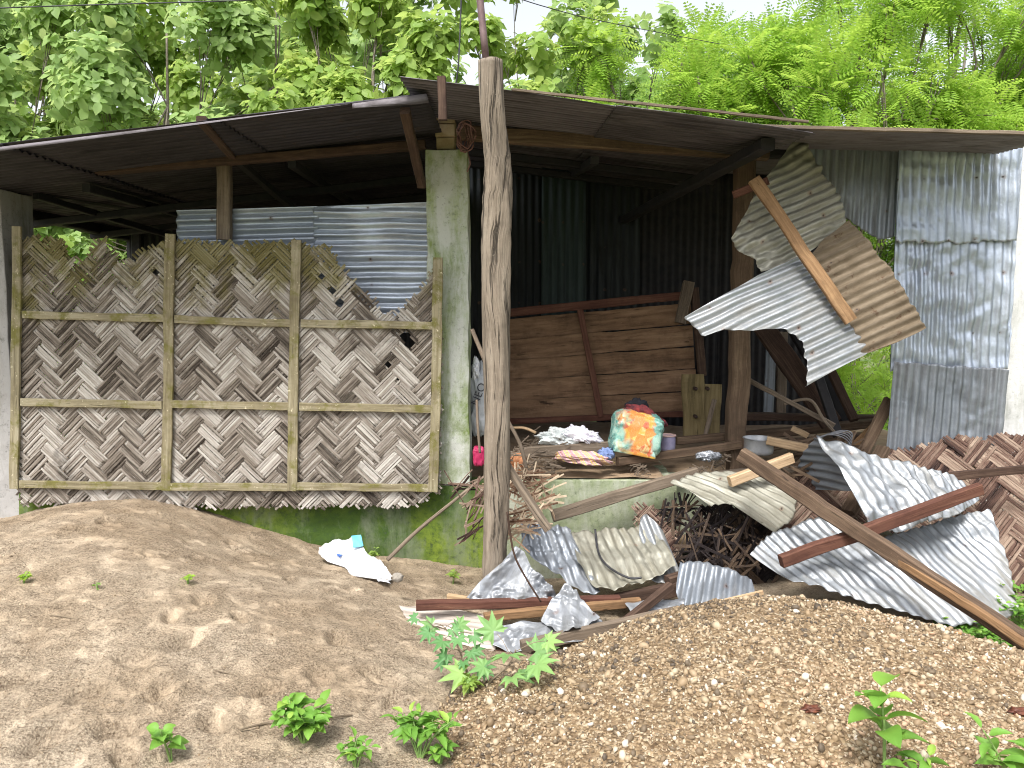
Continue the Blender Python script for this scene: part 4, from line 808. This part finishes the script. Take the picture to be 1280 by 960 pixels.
sheet('fallen_sheet', [(800, 650, 4.95), (808, 640, 4.95), (830, 665, 4.85), (851, 715, 4.6), (838, 730, 4.5), (815, 728, 4.55), (797, 700, 4.7)], (P(806, 645, 4.9), P(838, 722, 4.55)), galv_white, None, .06, .008, .01, 4, .004, seed=106, label='narrow bent pale strip at the right edge of the olive sheet', waves=10)
sheet('fallen_sheet', [(714, 660, 4.9), (750, 666, 4.92), (785, 662, 4.95), (812, 650, 4.95), (828, 670, 4.8), (845, 712, 4.55), (800, 728, 4.45), (768, 740, 4.4), (745, 738, 4.4), (722, 700, 4.6)],
      (P(760, 664, 4.9), P(790, 732, 4.5)), galv_olive, None, .06, .008, .04, 5.5, .01, seed=107, flat=.7, fine=.016, label='dented olive sheet standing against the pale plinth face', waves=10, sh=.05)
sheet('fallen_sheet', [(650, 655, 4.85), (680, 650, 4.88), (714, 660, 4.9), (716, 690, 4.7), (735, 715, 4.55), (752, 738, 4.4), (730, 742, 4.4), (700, 718, 4.55), (668, 700, 4.65), (654, 680, 4.75)],
      (P(690, 655, 4.85), P(720, 730, 4.5)), galv_dull, None, .057, .0095, .05, 7, .008, seed=108, flat=.6, fine=.025, label='dark blue grey crushed sheet between the pole and the olive sheet', waves=10)
sheet('fallen_sheet', [(583, 748, 4.28), (600, 728, 4.33), (628, 703, 4.36), (644, 682, 4.4), (655, 690, 4.4), (668, 712, 4.36), (690, 735, 4.32), (702, 752, 4.26), (640, 754, 4.24)],
      (P(645, 690, 4.6), P(612, 748, 4.3)), foil, None, .2, .008, .05, 6, .008, seed=109, fine=.05, label='crushed silver sheet rising to a peak against the pole foot', waves=40)
sheet('fallen_sheet', [(676, 775, 4.02), (688, 752, 4.1), (706, 732, 4.16), (722, 746, 4.12), (750, 776, 4.0), (720, 792, 3.92), (700, 794, 3.92)],
      (P(706, 736, 4.4), P(700, 785, 4.05)), foil, None, .2, .004, .05, 6, .006, seed=110, fine=.035, label='bright silver folded flap in the middle of the lower heap', waves=40)
sheet('fallen_sheet', [(612, 784, 3.98), (650, 772, 4.03), (685, 774, 4.03), (745, 772, 4.05), (770, 788, 3.95), (720, 800, 3.9), (640, 812, 3.83), (614, 806, 3.87)],
      (P(620, 790, 4.), P(740, 780, 4.1)), foil, None, .2, .004, .04, 6, .006, seed=111, fine=.04, label='flattened wrinkled silver sheet low between the boards', waves=40)
sheet('fallen_sheet', [(498, 757, 4.35), (540, 757, 4.35), (600, 765, 4.25), (622, 790, 4.05), (618, 815, 3.85), (600, 826, 3.78), (540, 836, 3.75), (524, 800, 4.0)],
      (P(505, 760, 4.3), P(600, 770, 4.2)), M_galv('whitish_old_iron', (.42, .37, .32), (.56, .5, .45), (.3, .22, .16), .4, .1, .6, .02), None, .05, .004, .012, 4, .006, seed=112, label='whitish sheet lying flat on the sand left of the heap', waves=10)
sheet('fallen_sheet', [(780, 757, 4.25), (815, 750, 4.3), (855, 748, 4.3), (850, 765, 4.15), (800, 775, 4.1)], (P(780, 760, 4.2), P(850, 755, 4.2)), foil, None, .2, .004, .02, 9, .006, seed=113, fine=.008, label='pale wedge of sheet showing between the crossing boards', waves=40)
mb = MB(); tube_mb(mb, spline([P(a, b, c) for a, b, c in ((744, 662, 4.84), (748, 690, 4.68), (760, 708, 4.56), (785, 722, 4.45), (802, 722, 4.43))], 40), .007, 6)
tag(mb.build('cable', wire_m, smooth=True), 'dark bent cable lying on the dented olive sheet', 'cable')
stick('stick', [(634, 640, 4.05), (642, 690, 4.08), (656, 720, 4.1), (676, 752, 4.15)], .006, .005, wood_dark, 'dark thin root hanging down over the peaked silver sheet')

# white sack half buried in the sand
sheet_w = M_plain('white_woven_plastic', (.5, .51, .54), (.66, .67, .7), .6, 0, 9, .4)
Ys = 4.55
sack = empty('white_sack', P(445, 705, Ys), 'torn white plastic sack with light blue print half buried in the sand', 'sack')
def gh(px, py, dy): return (px, py, gh_Y(px, py + dy))
def gh_Y(px, py): return float(ground_hit(lambda x, y: Hmax(x, y), px, py)[1])
so = [gh(400, 678, 22), gh(425, 676, 24), gh(440, 673, 26), gh(449, 672, 26), gh(455, 688, 16), gh(472, 700, 12), gh(491, 716, 8), gh(486, 733, 3), gh(474, 728, 4), gh(460, 716, 6), gh(438, 718, 2), gh(432, 703, 8), gh(412, 702, 4), gh(399, 698, 4)]
sheet('sack_cloth', so, (P(400, 690, 4.7), P(480, 715, 4.55)), sheet_w, sack, .2, .004, .035, 6, .012, seed=121, fine=.016, waves=40)
sheet('blue_print', [gh(437, 674, 26), gh(449, 672, 26), gh(453, 686, 16), gh(440, 688, 16)], (P(437, 674, 4.7), P(449, 672, 4.7)), M_plain('light_blue_print', (.12, .42, .62), (.2, .55, .72), .6), sack, .2, .002, .006, 8, .002, seed=122, waves=24, offs=.03)
sheet('blue_print', [gh(420, 697, 8), gh(432, 689, 10), gh(434, 692, 10), gh(424, 701, 7)], (P(420, 697, 4.6), P(432, 689, 4.64)), M_plain('deep_blue_print', (.03, .09, .35), (.05, .15, .45), .6), sack, .2, .002, .003, 8, .002, seed=123, waves=24, offs=.025)
tag(lump('stone', P(497, 722, 4.5), (.035, .03, .03), M_plain('grey_stone', (.2, .18, .15), (.33, .3, .26), .9), 31, noise=.2, fold=.02), 'round grey stone at the lower tip of the white sack', 'stone')

# ------------------------------------------------------------------ broken weave and splinters
def slats(name, boxes, n, L, wd, mat, label, cat, seed, lean=None, spread=.5, kind=None):
    R = random.Random(seed); mb = MB()
    for k in range(n):
        x, y, Y = boxes[R.randrange(len(boxes))]; c = P(x + R.uniform(-12, 12), y + R.uniform(-9, 9), Y + R.uniform(-.1, .1))
        a = (lean if lean is not None else 0) + R.gauss(0, spread); d = np.array((math.cos(a), R.uniform(-.35, .35), math.sin(a))); d /= np.linalg.norm(d); l = L * R.uniform(.4, 1.3)
        plank_mb(mb, c - d * l / 2, c + d * l / 2, wd * R.uniform(.5, 1.4), .004, up=(0, 1, 0), seg=4, wob=.008)
    o = mb.build(name, mat); tag(o, label, cat)
    if kind: o['kind'] = kind
    return o
slats('bamboo_splinters', [(655, 600, 4.9), (670, 612, 4.85), (660, 630, 4.75), (685, 620, 4.9), (650, 645, 4.7), (640, 610, 4.8), (648, 660, 4.6)], 105, .26, .01, mk_bamboo('splintered_bamboo', (.1, .05, .03), (.32, .21, .14), (.62, .5, .36), (.3, .27, .06), 0, 3), 'loose bamboo splinters bristling right of the tall pole', 'splinters', 3, .1, .7, 'stuff')
slats('bamboo_splinters', [(592, 612, 4.95), (580, 605, 5.0), (595, 640, 4.9), (588, 665, 4.85), (598, 625, 4.8)], 34, .3, .011, bamboo_red, 'loose bamboo splinters sticking out left of the tall pole', 'splinters', 4, .8, .6, 'stuff')
slats('bamboo_splinters', [(840, 650, 5.05), (870, 665, 5.0), (900, 680, 4.95), (930, 700, 4.9), (860, 690, 4.85), (890, 660, 5.05), (900, 705, 4.85), (820, 655, 5.1), (925, 670, 5.0), (950, 690, 4.95), (935, 650, 5.05), (850, 640, 5.1)], 150, .26, .014, bamboo_dark, 'dark heap of rotten bamboo slats below the drooping olive sheet', 'splinters', 5, 1.1, .8, 'stuff')
slats('wood_chips', [(640, 570, 5.35), (675, 572, 5.4), (690, 582, 5.35), (660, 585, 5.34), (800, 590, 5.4), (700, 560, 5.6), (680, 545, 5.8), (665, 555, 5.7), (880, 590, 5.35), (900, 575, 5.6)], 240, .08, .008, wood_grey, 'litter of pale chips and straw on the shed floor', 'wood chips', 6, .1, .5, 'stuff')
slats('wood_chips', [(1000, 560, 5.6), (1050, 560, 5.5), (1080, 575, 5.4), (1010, 590, 5.2), (1000, 600, 5.15)], 60, .25, .02, wood_brown, 'brown broken laths under the wire coil and the small pale block', 'wood chips', 16, .1, .5, 'stuff')
def small_mat(name, px, Y, label, mat, Wd, ns, seed, ybias=0):
    o = P(px[0][0], px[0][1], Y); ex = (1, 0, 0); ey = np.array((0, .35, 1.))
    pl = [((P(a, b, Y) - o)[0], (P(a, b, Y) - o)[2]) for a, b in px]; t_ = empty(name, o, label, 'mat'); weave('weave', pl, o, ex, ey, mat, t_, Wd=Wd, ns=ns, seed=seed, ja=.06, jb=.06, missing=.08)
small_mat('broken_mat', [(880, 745), (870, 700), (880, 640), (950, 620), (1000, 640), (990, 700), (960, 745)], 5.1, 'rotten dark piece of woven mat standing in the shade under the olive sheet', bamboo_dark, .12, 5, 33)
small_mat('broken_mat', [(980, 680), (985, 640), (1010, 595), (1060, 590), (1085, 640), (1070, 690)], 5.0, 'reddish scrap of woven mat between the olive sheet and the long beam', bamboo_red, .12, 6, 34)
small_mat('broken_mat', [(795, 690), (800, 640), (812, 632), (838, 655), (852, 700)], 4.98, 'orange brown frayed bundle of bark behind the narrow strip', bamboo_red, .06, 6, 35)

# ------------------------------------------------------------------ plants
leafA = M_leaf('teak_leaf', (.13, .25, .04), (.28, .45, .09), (.58, .66, .2), .55)
leafA2 = M_leaf('blue_green_leaf', (.15, .28, .08), (.3, .46, .15), (.56, .66, .26), .55)
leafB = M_leaf('feathery_leaf', (.14, .29, .03), (.3, .52, .06), (.56, .7, .13), .55)
leafB2 = M_leaf('dark_feathery_leaf', (.1, .23, .05), (.22, .41, .08), (.46, .6, .14), .52)
leafC = M_leaf('weed_leaf', (.06, .17, .03), (.14, .33, .05), (.36, .54, .09), .35)
leafD = M_leaf('castor_leaf', (.09, .22, .07), (.17, .36, .13), (.42, .55, .15), .3)
bark = M_plain('grey_bark', (.13, .11, .09), (.27, .23, .19), .9, 0, 18, .8)
stemg = M_plain('green_stem', (.12, .2, .05), (.22, .33, .1), .6)
twig = M_plain('twig_brown', (.12, .09, .06), (.24, .19, .13), .85)

T_BIG = (np.array([(0, 0, 0), (.22, .26, .05), (.6, .3, .04), (1, 0, -.12), (.6, -.3, .04), (.22, -.26, .05), (.3, 0, -.03), (.68, 0, -.04)], float), [(0, 6, 1), (1, 6, 7, 2), (2, 7, 3), (0, 5, 6), (5, 4, 7, 6), (4, 3, 7)])
def pinnate(n=8):
    V = []; F = []
    for i in range(n):
        x = (i + .5) / n; z = -.18 * x * x
        for s in (-1, 1):
            l = .3 * math.sin(math.pi * (.18 + .75 * x)); b = len(V)
            V += [(x, 0, z), (x + .06, s * l * .5, z - .01), (x + .04, s * l, z - .05), (x - .03, s * l * .5, z - .01)]; F.append((b, b + 1, b + 2, b + 3) if s > 0 else (b + 3, b + 2, b + 1, b))
    return np.array(V, float), F
T_PIN = pinnate()
def scatter(pos, dirv, upv, size, templ, tint):
    V0, F0 = templ; n = len(pos); d = dirv / np.linalg.norm(dirv, axis=1)[:, None]
    s = np.cross(upv, d); s /= np.linalg.norm(s, axis=1)[:, None] + 1e-9; u = np.cross(d, s)
    F0 = np.array([t_ for f in F0 for t_ in ([f] if len(f) == 3 else [(f[0], f[1], f[2]), (f[0], f[2], f[3])])])
    V = pos[:, None] + size[:, None, None] * (V0[None, :, 0:1] * d[:, None] + V0[None, :, 1:2] * s[:, None] + V0[None, :, 2:3] * u[:, None])
    nv = len(V0); F = (F0[None] + (np.arange(n) * nv)[:, None, None]).reshape(-1, 3)
    return V.reshape(-1, 3), F, np.repeat(tint, nv)
def tree(name, x, Y, h, cr, n, kind, mat, label, cat='tree', seed=1, group='trees behind the shed', lsize=.2, trunk_r=.09, cbase=None, blobs=26, lean=0):
    r = np.random.RandomState(seed); base = W(x, Y, -.35); root = empty(name, base, label, cat, group)
    cz = h * .62 if cbase is None else (cbase + h) / 2; rz = h * .42 if cbase is None else (h - cbase) / 2
    ctr = W(x + lean, Y, cz); B = []
    for k in range(blobs):
        q = r.normal(size=3); q /= np.linalg.norm(q); q *= r.uniform(.25, 1) ** .6; B.append((ctr + q * np.array((cr, cr * .75, rz)), r.uniform(.28, .5) * cr * .62))
    mb = MB(); tp = spline([base, base + W(lean * .2 + .1, 0, h * .25), base + W(lean * .6 - .06, .05, h * .5), ctr + W(0, 0, rz * .5)], 20); tube_mb(mb, tp, lambda t: trunk_r * (1 - .75 * t), 9, knob=.15, seed=seed)
    mb.build('trunk', bark, root, smooth=True)
    mb = MB()
    for c, rad in B:
        i = r.randint(5, 17); s = tp[i]; e = c; m = (s + e) / 2 + r.normal(size=3) * .12 - W(0, 0, .08); tube_mb(mb, spline([s, m, e], 9), lambda t: trunk_r * (.28 - .22 * t), 5)
        for q in range(3):
            v = r.normal(size=3); v /= np.linalg.norm(v); tube_mb(mb, spline([m + (e - m) * .5, e + v * rad * .4, e + v * rad * .95], 5), lambda t: trunk_r * (.13 - .09 * t), 4)
    mb.build('branches', bark, root, smooth=True)
    pos, dr, up, sz, tn = [], [], [], [], []
    if kind == 'big':
        for k in range(n):                            # rosettes of large leaves at twig ends
            c, rad = B[r.randint(len(B))]; v = r.normal(size=3); v /= np.linalg.norm(v); p = c + v * rad * r.uniform(.45, 1.08); tt = r.uniform(0, 1); m = r.randint(4, 8); ph = r.uniform(0, 6.28); ax = v * .5 + W(0, -.25, .5) + r.normal(size=3) * .25; ax /= np.linalg.norm(ax)
            a1 = np.cross(ax, (1, .1, 0)); a1 /= np.linalg.norm(a1); a2 = np.cross(ax, a1)
            for j in range(m):
                a = ph + j * 2.4; d = a1 * math.cos(a) + a2 * math.sin(a) + ax * r.uniform(-.5, .55); d[2] -= .15
                pos.append(p + ax * .02 * j); dr.append(d); up.append(ax + r.normal(size=3) * .25); sz.append(lsize * r.uniform(.55, 1.15)); tn.append(np.clip(tt * .7 + r.uniform(-.05, .35), 0, 1))
        tm = T_BIG
    else:
        for k in range(n):
            c, rad = B[r.randint(len(B))]; v = r.normal(size=3); v /= np.linalg.norm(v); p = c + v * rad * r.uniform(.3, 1.1)
            d = v * .8 + r.normal(size=3) * .45 + W(0, 0, -.1); pos.append(p); dr.append(d); up.append(W(0, -.35, 1) + r.normal(size=3) * .35); sz.append(lsize * r.uniform(.6, 1.2)); tn.append(np.clip(r.uniform(0, 1) * .6 + .4 * (B.index((c, rad)) % 5) / 4 if False else r.uniform(0, 1) * .6 + r.uniform(0, .4), 0, 1))
        tm = T_PIN
    V, F, T = scatter(np.array(pos), np.array(dr), np.array(up), np.array(sz), tm, np.array(tn))
    put('crown', V, F, mat, root, tint=T)
    return root
def X_at(px, Y): return P(px, 200, Y)[0]
TL_ = [(-40, 10.5, 6.6, 1.9, leafA2, 'broad leaved tree with dull bluish leaves at the far left edge'),
       (110, 12.5, 7.2, 1.8, leafA, 'yellowish broad leaved tree with white sky gaps beside it, upper left'),
       (215, 10.3, 6.6, 1.8, leafA2, 'blue green broad leaved tree above the short post of the left roof'),
       (350, 11.2, 7.4, 1.9, leafA, 'dense large leaved tree above the middle of the left roof'),
       (470, 9.9, 6.2, 1.35, leafA, 'large leaved tree right above the peak of the left roof'),
       (675, 11.4, 6.9, 1.6, leafA, 'loose large leaved tree just right of the pole pipe'),
       (755, 13., 7.4, 1.5, leafA2, 'thin bluish broad leaved tree where the leaf kinds meet')]
for i, (px, Y, h, cr, m, lb) in enumerate(TL_): tree('broadleaf_tree', X_at(px, Y), Y, h, cr, 2100 if i < 5 else 1000, 'big', m, lb, seed=200 + i, trunk_r=.05, lsize=.17 + .012 * (Y - 10), cbase=1.0)
TR_ = [(850, 11., 6.2, 1.5, leafB, 'bright yellow green feathery tree above the right roof slope'),
       (960, 12.5, 6.3, 1.7, leafB2, 'deeper green feathery tree above the step between the roofs'),
       (1070, 10.6, 6.6, 1.7, leafB, 'lime green feathery tree above the torn hanging sheets'),
       (1190, 11.4, 7.0, 1.8, leafB, 'feathery tree with a bare slanting stem above the iron wall'),
       (1320, 12.4, 7.2, 1.5, leafB2, 'darkest feathery tree at the right edge against white sky')]
for i, (px, Y, h, cr, m, lb) in enumerate(TR_): tree('feathery_tree', X_at(px, Y), Y, h, cr, 4200, 'pin', m, lb, seed=230 + i, lsize=.34, cbase=1.4, blobs=34)
# second rank of trees
for i, (px, Y, h, k, lb) in enumerate(((20, 15.5, 8.2, 'big', 'farther broad leaved tree behind the far left edge'), (290, 16, 9.2, 'big', 'farther broad leaved tree filling behind the left roof'), (420, 15, 8.6, 'big', 'farther broad leaved tree behind the roof peak'), (700, 17, 8.4, 'big', 'farther broad leaved tree behind the pole pipe'), (1020, 16, 8.6, 'pin', 'farther feathery tree behind the lime green one'), (1200, 16.5, 9.4, 'pin', 'farther feathery tree behind the slanting bare stem'), (845, 17, 8.0, 'pin', 'farther feathery tree behind the right roof slope'))):
    tree('broadleaf_tree' if k == 'big' else 'feathery_tree', X_at(px, Y), Y, h, 2.3, 1500 if k == 'big' else 3000, k, leafA2 if k == 'big' else leafB2, lb, seed=260 + i, lsize=.24 if k == 'big' else .45, cbase=.8, blobs=30, group='trees farther behind the shed')
# undergrowth seen through the gaps
for i, (px, Y, h, cr, k, m, lb) in enumerate(((1085, 9.6, 2.0, 1.1, 'pin', leafB, 'bright bush seen through the gap beside the iron wall'), (1130, 11, 3.0, 1.4, 'pin', leafB2, 'darker bush farther back in the gap beside the iron wall'), (80, 9.7, 2.6, 1.3, 'big', leafA, 'bush seen under the left roof beside the left pillar'), (180, 10.6, 2.8, 1.4, 'big', leafA2, 'bluish bush farther back under the left roof'), (-60, 8.8, 2.4, 1., 'big', leafA, 'bush just outside the open left end of the shed'))):
    tree('shrub', X_at(px, Y), Y, h, cr, 2000 if k == 'pin' else 420, k, m, lb, 'shrub', seed=280 + i, group='undergrowth behind the shed', lsize=.2 if k == 'pin' else .14, cbase=-.4, trunk_r=.03, blobs=22)

# weeds in the foreground
def big_leaf(kind='ovate', n=9):
    V = []; F = []
    if kind == 'palm':
        V.append((.12, 0, 0)); lobes = 7; pts = []
        for k in range(lobes):
            a = (k - (lobes - 1) / 2) / (lobes - 1) * 4.4; L = (1 - .35 * abs(k - 3) / 3) * .62
            am = a - 4.4 / (lobes - 1) / 2
            pts.append((.12 + .27 * math.cos(am), .27 * math.sin(am), .02)); pts.append((.12 + L * .72 * math.cos(a - .13), L * .72 * math.sin(a - .13), -.01)); pts.append((.12 + L * math.cos(a), L * math.sin(a), -.07)); pts.append((.12 + L * .72 * math.cos(a + .13), L * .72 * math.sin(a + .13), -.01))
        V += pts; m = len(pts); F = [(0, i + 1, i + 2) for i in range(m - 1)]
        return np.array(V), F
    for i in range(n):
        x = i / (n - 1); w_ = (math.sin(math.pi * x ** .75) ** .8) * (.34 if kind == 'ovate' else .24) * (1 if i % 2 == 0 or kind == 'ovate' else .86); z = .1 * math.sin(math.pi * x) - .2 * x * x
        V += [(x, -w_, z + .3 * w_), (x, -w_ * .5, z + .06 * w_), (x, 0, z - .02), (x, w_ * .5, z + .06 * w_), (x, w_, z + .3 * w_)]
    for i in range(n - 1):
        for j in range(4): a = i * 5 + j; F.append((a, a + 5, a + 6, a + 1))
    return np.array(V), F
L_OV, L_SER, L_PALM = big_leaf('ovate'), big_leaf('serr'), big_leaf('palm')
def weed(px, py, Y, label, stems, hgt, leaf, size, mat, per=6, seed=1, spread=.5, name='weed', group='weeds on the heaps', z=None, cat='weed'):
    r = np.random.RandomState(seed); b = P(px, py, Y); g = float(Hmax(np.array(b[0]), np.array(b[1])))
    b[2] = g if z is None else z
    root = empty(name, b, label, cat, group); mb = MB(); pos, dr, up, sz, tn = [], [], [], [], []
    for s in range(stems):
        a = r.uniform(0, 6.28); d = np.array((math.cos(a) * spread, math.sin(a) * spread * .8, 1)); d /= np.linalg.norm(d); L = hgt * r.uniform(.65, 1.1)
        pt = spline([b - W(0, 0, .02), b + d * L * .5 + W(0, 0, .02), b + d * L + r.normal(size=3) * .01], 8); tube_mb(mb, pt, lambda t: .004 * (1 - .5 * t) * (size / .07) ** .4, 5)
        for k in range(per):
            t = (k + 1) / per; p = pt[int(round((.25 + .75 * t) * 7))]; an = k * 2.4 + r.uniform(-.4, .4) + s; l = np.array((math.cos(an), math.sin(an), r.uniform(.1, .8) if t > .7 else r.uniform(-.1, .4)))
            pos.append(p + l * .006); dr.append(l); up.append(W(0, 0, 1) + r.normal(size=3) * .3 - l * .3); sz.append(size * r.uniform(.6, 1.15) * (1.05 - .4 * t)); tn.append(np.clip(.2 + .75 * t * r.uniform(.5, 1.2), 0, 1))
    mb.build('stems', stemg, root, smooth=True)
    V, F, T = scatter(np.array(pos), np.array(dr), np.array(up), np.array(sz), leaf, np.array(tn)); put('leaves', V, F, mat, root, tint=T, smooth=True)
def gY(px, py):
    p = ground_hit(lambda x, y: Hmax(x, y), px, py); return p[1]
def WD(px, py, *a, **k): weed(px, py, gY(px, py), *a, **k)
WD(380, 930, 'dense leafy clump on the sand, largest of the bottom plants', 18, .16, L_OV, .078, leafC, 6, 301, .75)
WD(215, 960, 'round leaved seedling at the bottom edge on the sand', 3, .12, L_OV, .08, leafC, 5, 302, .4)
WD(445, 958, 'small low weed at the bottom edge between two clumps', 5, .1, L_SER, .07, leafC, 5, 303, .7)
WD(525, 950, 'spreading serrate leaved weed at the edge of sand and gravel', 11, .17, L_SER, .09, leafC, 6, 304, .8)
WD(550, 958, 'low weed in front of the serrate leaved one', 5, .08, L_OV, .06, leafC, 5, 305, .8)
WD(585, 868, 'dark little weed under the castor seedling', 6, .07, L_SER, .06, leafA, 6, 306, .8)
WD(470, 705, 'small dark weed right behind the white sack', 4, .1, L_OV, .05, leafA, 6, 307, .4)
WD(566, 732, 'small dark weed by the mossy wall left of the pole', 4, .1, L_OV, .05, leafA, 6, 308, .4)
WD(30, 730, 'tiny tuft of sprouts near the left edge of the sand', 8, .035, L_OV, .03, leafB, 4, 309, .6)
WD(235, 732, 'pair of tiny sprouts in the middle of the sand', 5, .03, L_OV, .03, leafB, 4, 310, .6)
WD(122, 738, 'faint tiny sprout left of the middle sprouts', 3, .02, L_OV, .022, leafC, 3, 311, .6)
WD(1105, 990, 'tall broad leaved seedling on the gravel at the bottom right', 2, .32, L_OV, .17, leafC, 6, 312, .25)
WD(1150, 990, 'drooping long leaf weed beside the tall seedling', 3, .1, L_SER, .12, leafC, 3, 313, .8)
WD(1265, 985, 'weed cut off by the bottom right corner', 6, .2, L_SER, .11, leafC, 5, 314, .6)
# green growth on the low ground right
for i, (px, py, Y) in enumerate(((1235, 800, 4.35), (1270, 790, 4.4), (1280, 760, 4.6), (1190, 785, 4.3), (1265, 735, 4.9), (1300, 800, 4.2), (1215, 798, 4.1), (1250, 808, 4.0), (1275, 770, 4.3))):
    weed(px, py, Y, 'green weeds growing past the foot of the largest fallen sheet', 16, .2, L_OV, .06, leafC, 6, 330 + i, .9, group='weeds at the right edge', z=P(px, py + 14, Y)[2])
# the two lanky plants in front of the heap: one lobed, one small leaved
def lanky(stem, label, leaf, size, mat, n, seed, droop=.3, r=.006, name='sapling'):
    rr = np.random.RandomState(seed); pts = spline([PW(p) for p in stem], 30); root = empty(name, pts[0], label, 'sapling'); mb = MB(); tube_mb(mb, pts, lambda t: r * (1 - .6 * t), 6); pos, dr, up, sz, tn = [], [], [], [], []
    for k in range(n):
        t = .35 + .65 * (k + .5) / n; p = pts[min(29, int(t * 29))]; a = k * 2.4 + rr.uniform(-.3, .3); d = np.array((math.cos(a), .5 * math.sin(a) - .3, rr.uniform(.0, .5))); d /= np.linalg.norm(d); L = size * rr.uniform(.5, .95)
        q = p + d * L; tube_mb(mb, spline([p, p + d * L * .6 + W(0, 0, .012), q], 5), r * .3, 4); pos.append(q); l = d * .7 + W(0, -.25, -droop); dr.append(l); up.append(W(0, -.75, .8) + rr.normal(size=3) * .15); sz.append(size * rr.uniform(.75, 1.15)); tn.append(rr.uniform(.15, 1))
    mb.build('stem', twig, root, smooth=True); V, F, T = scatter(np.array(pos), np.array(dr), np.array(up), np.array(sz), leaf, np.array(tn)); put('leaves', V, F, mat, root, tint=T, smooth=True)
lanky([(600, 858, 3.25), (585, 842, 3.25), (575, 815, 3.28), (562, 790, 3.32), (540, 782, 3.3)], 'leggy sapling with drooping lobed leaves before the whitish ground sheet', L_PALM, .1, M_leaf('deep_castor_leaf', (.05, .15, .05), (.1, .26, .09), (.25, .42, .13), .3), 15, 401, .5)
lanky([(600, 868, 3.2), (615, 850, 3.2), (635, 832, 3.2), (645, 812, 3.2)], 'young castor plant with big star shaped leaves at the gravel edge', L_PALM, .16, leafD, 9, 402, .15)
# litter: stems on the sand
stick('stick', [ground_hit(Hs, 300, 915) + W(0, 0, .01), ground_hit(Hs, 340, 908) + W(0, 0, .015), ground_hit(Hs, 372, 912) + W(0, 0, .01)], .004, .006, twig, 'thin dry twig lying left of the leafy clump')
stick('stick', [ground_hit(Hs, 408, 902) + W(0, 0, .012), ground_hit(Hs, 425, 900) + W(0, 0, .015), ground_hit(Hs, 440, 897) + W(0, 0, .012)], .004, .004, twig, 'thin dry twig lying right of the leafy clump')
for k, (x, y) in enumerate(((120, 905), (262, 838), (455, 812), (60, 770), (345, 868), (500, 800))):
    a = rng.uniform(-20, 20); stick('stick', [ground_hit(Hs, x, y) + W(0, 0, .006), ground_hit(Hs, x + 18, y + a * .3) + W(0, 0, .01), ground_hit(Hs, x + 38, y + a * .5) + W(0, 0, .006)], .002, .003, twig, 'tiny dry twig lying on the open sand', group='twigs on the sand')
for (x, y, lb) in ((1013, 890, 'curled dark brown dead leaf on the gravel left of the tall seedling'), (1272, 893, 'dark brown dead leaf on the gravel at the right edge')):
    p = ground_hit(lambda a, b: Hmax(a, b), x, y); tag(lump('dead_leaf', p + W(0, 0, .012), (.03, .022, .012), M_plain('dead_leaf_brown', (.05, .015, .01), (.18, .06, .03), .5), 50, noise=.5, fold=.4, nu=40, nv=24), lb, 'dead leaf')
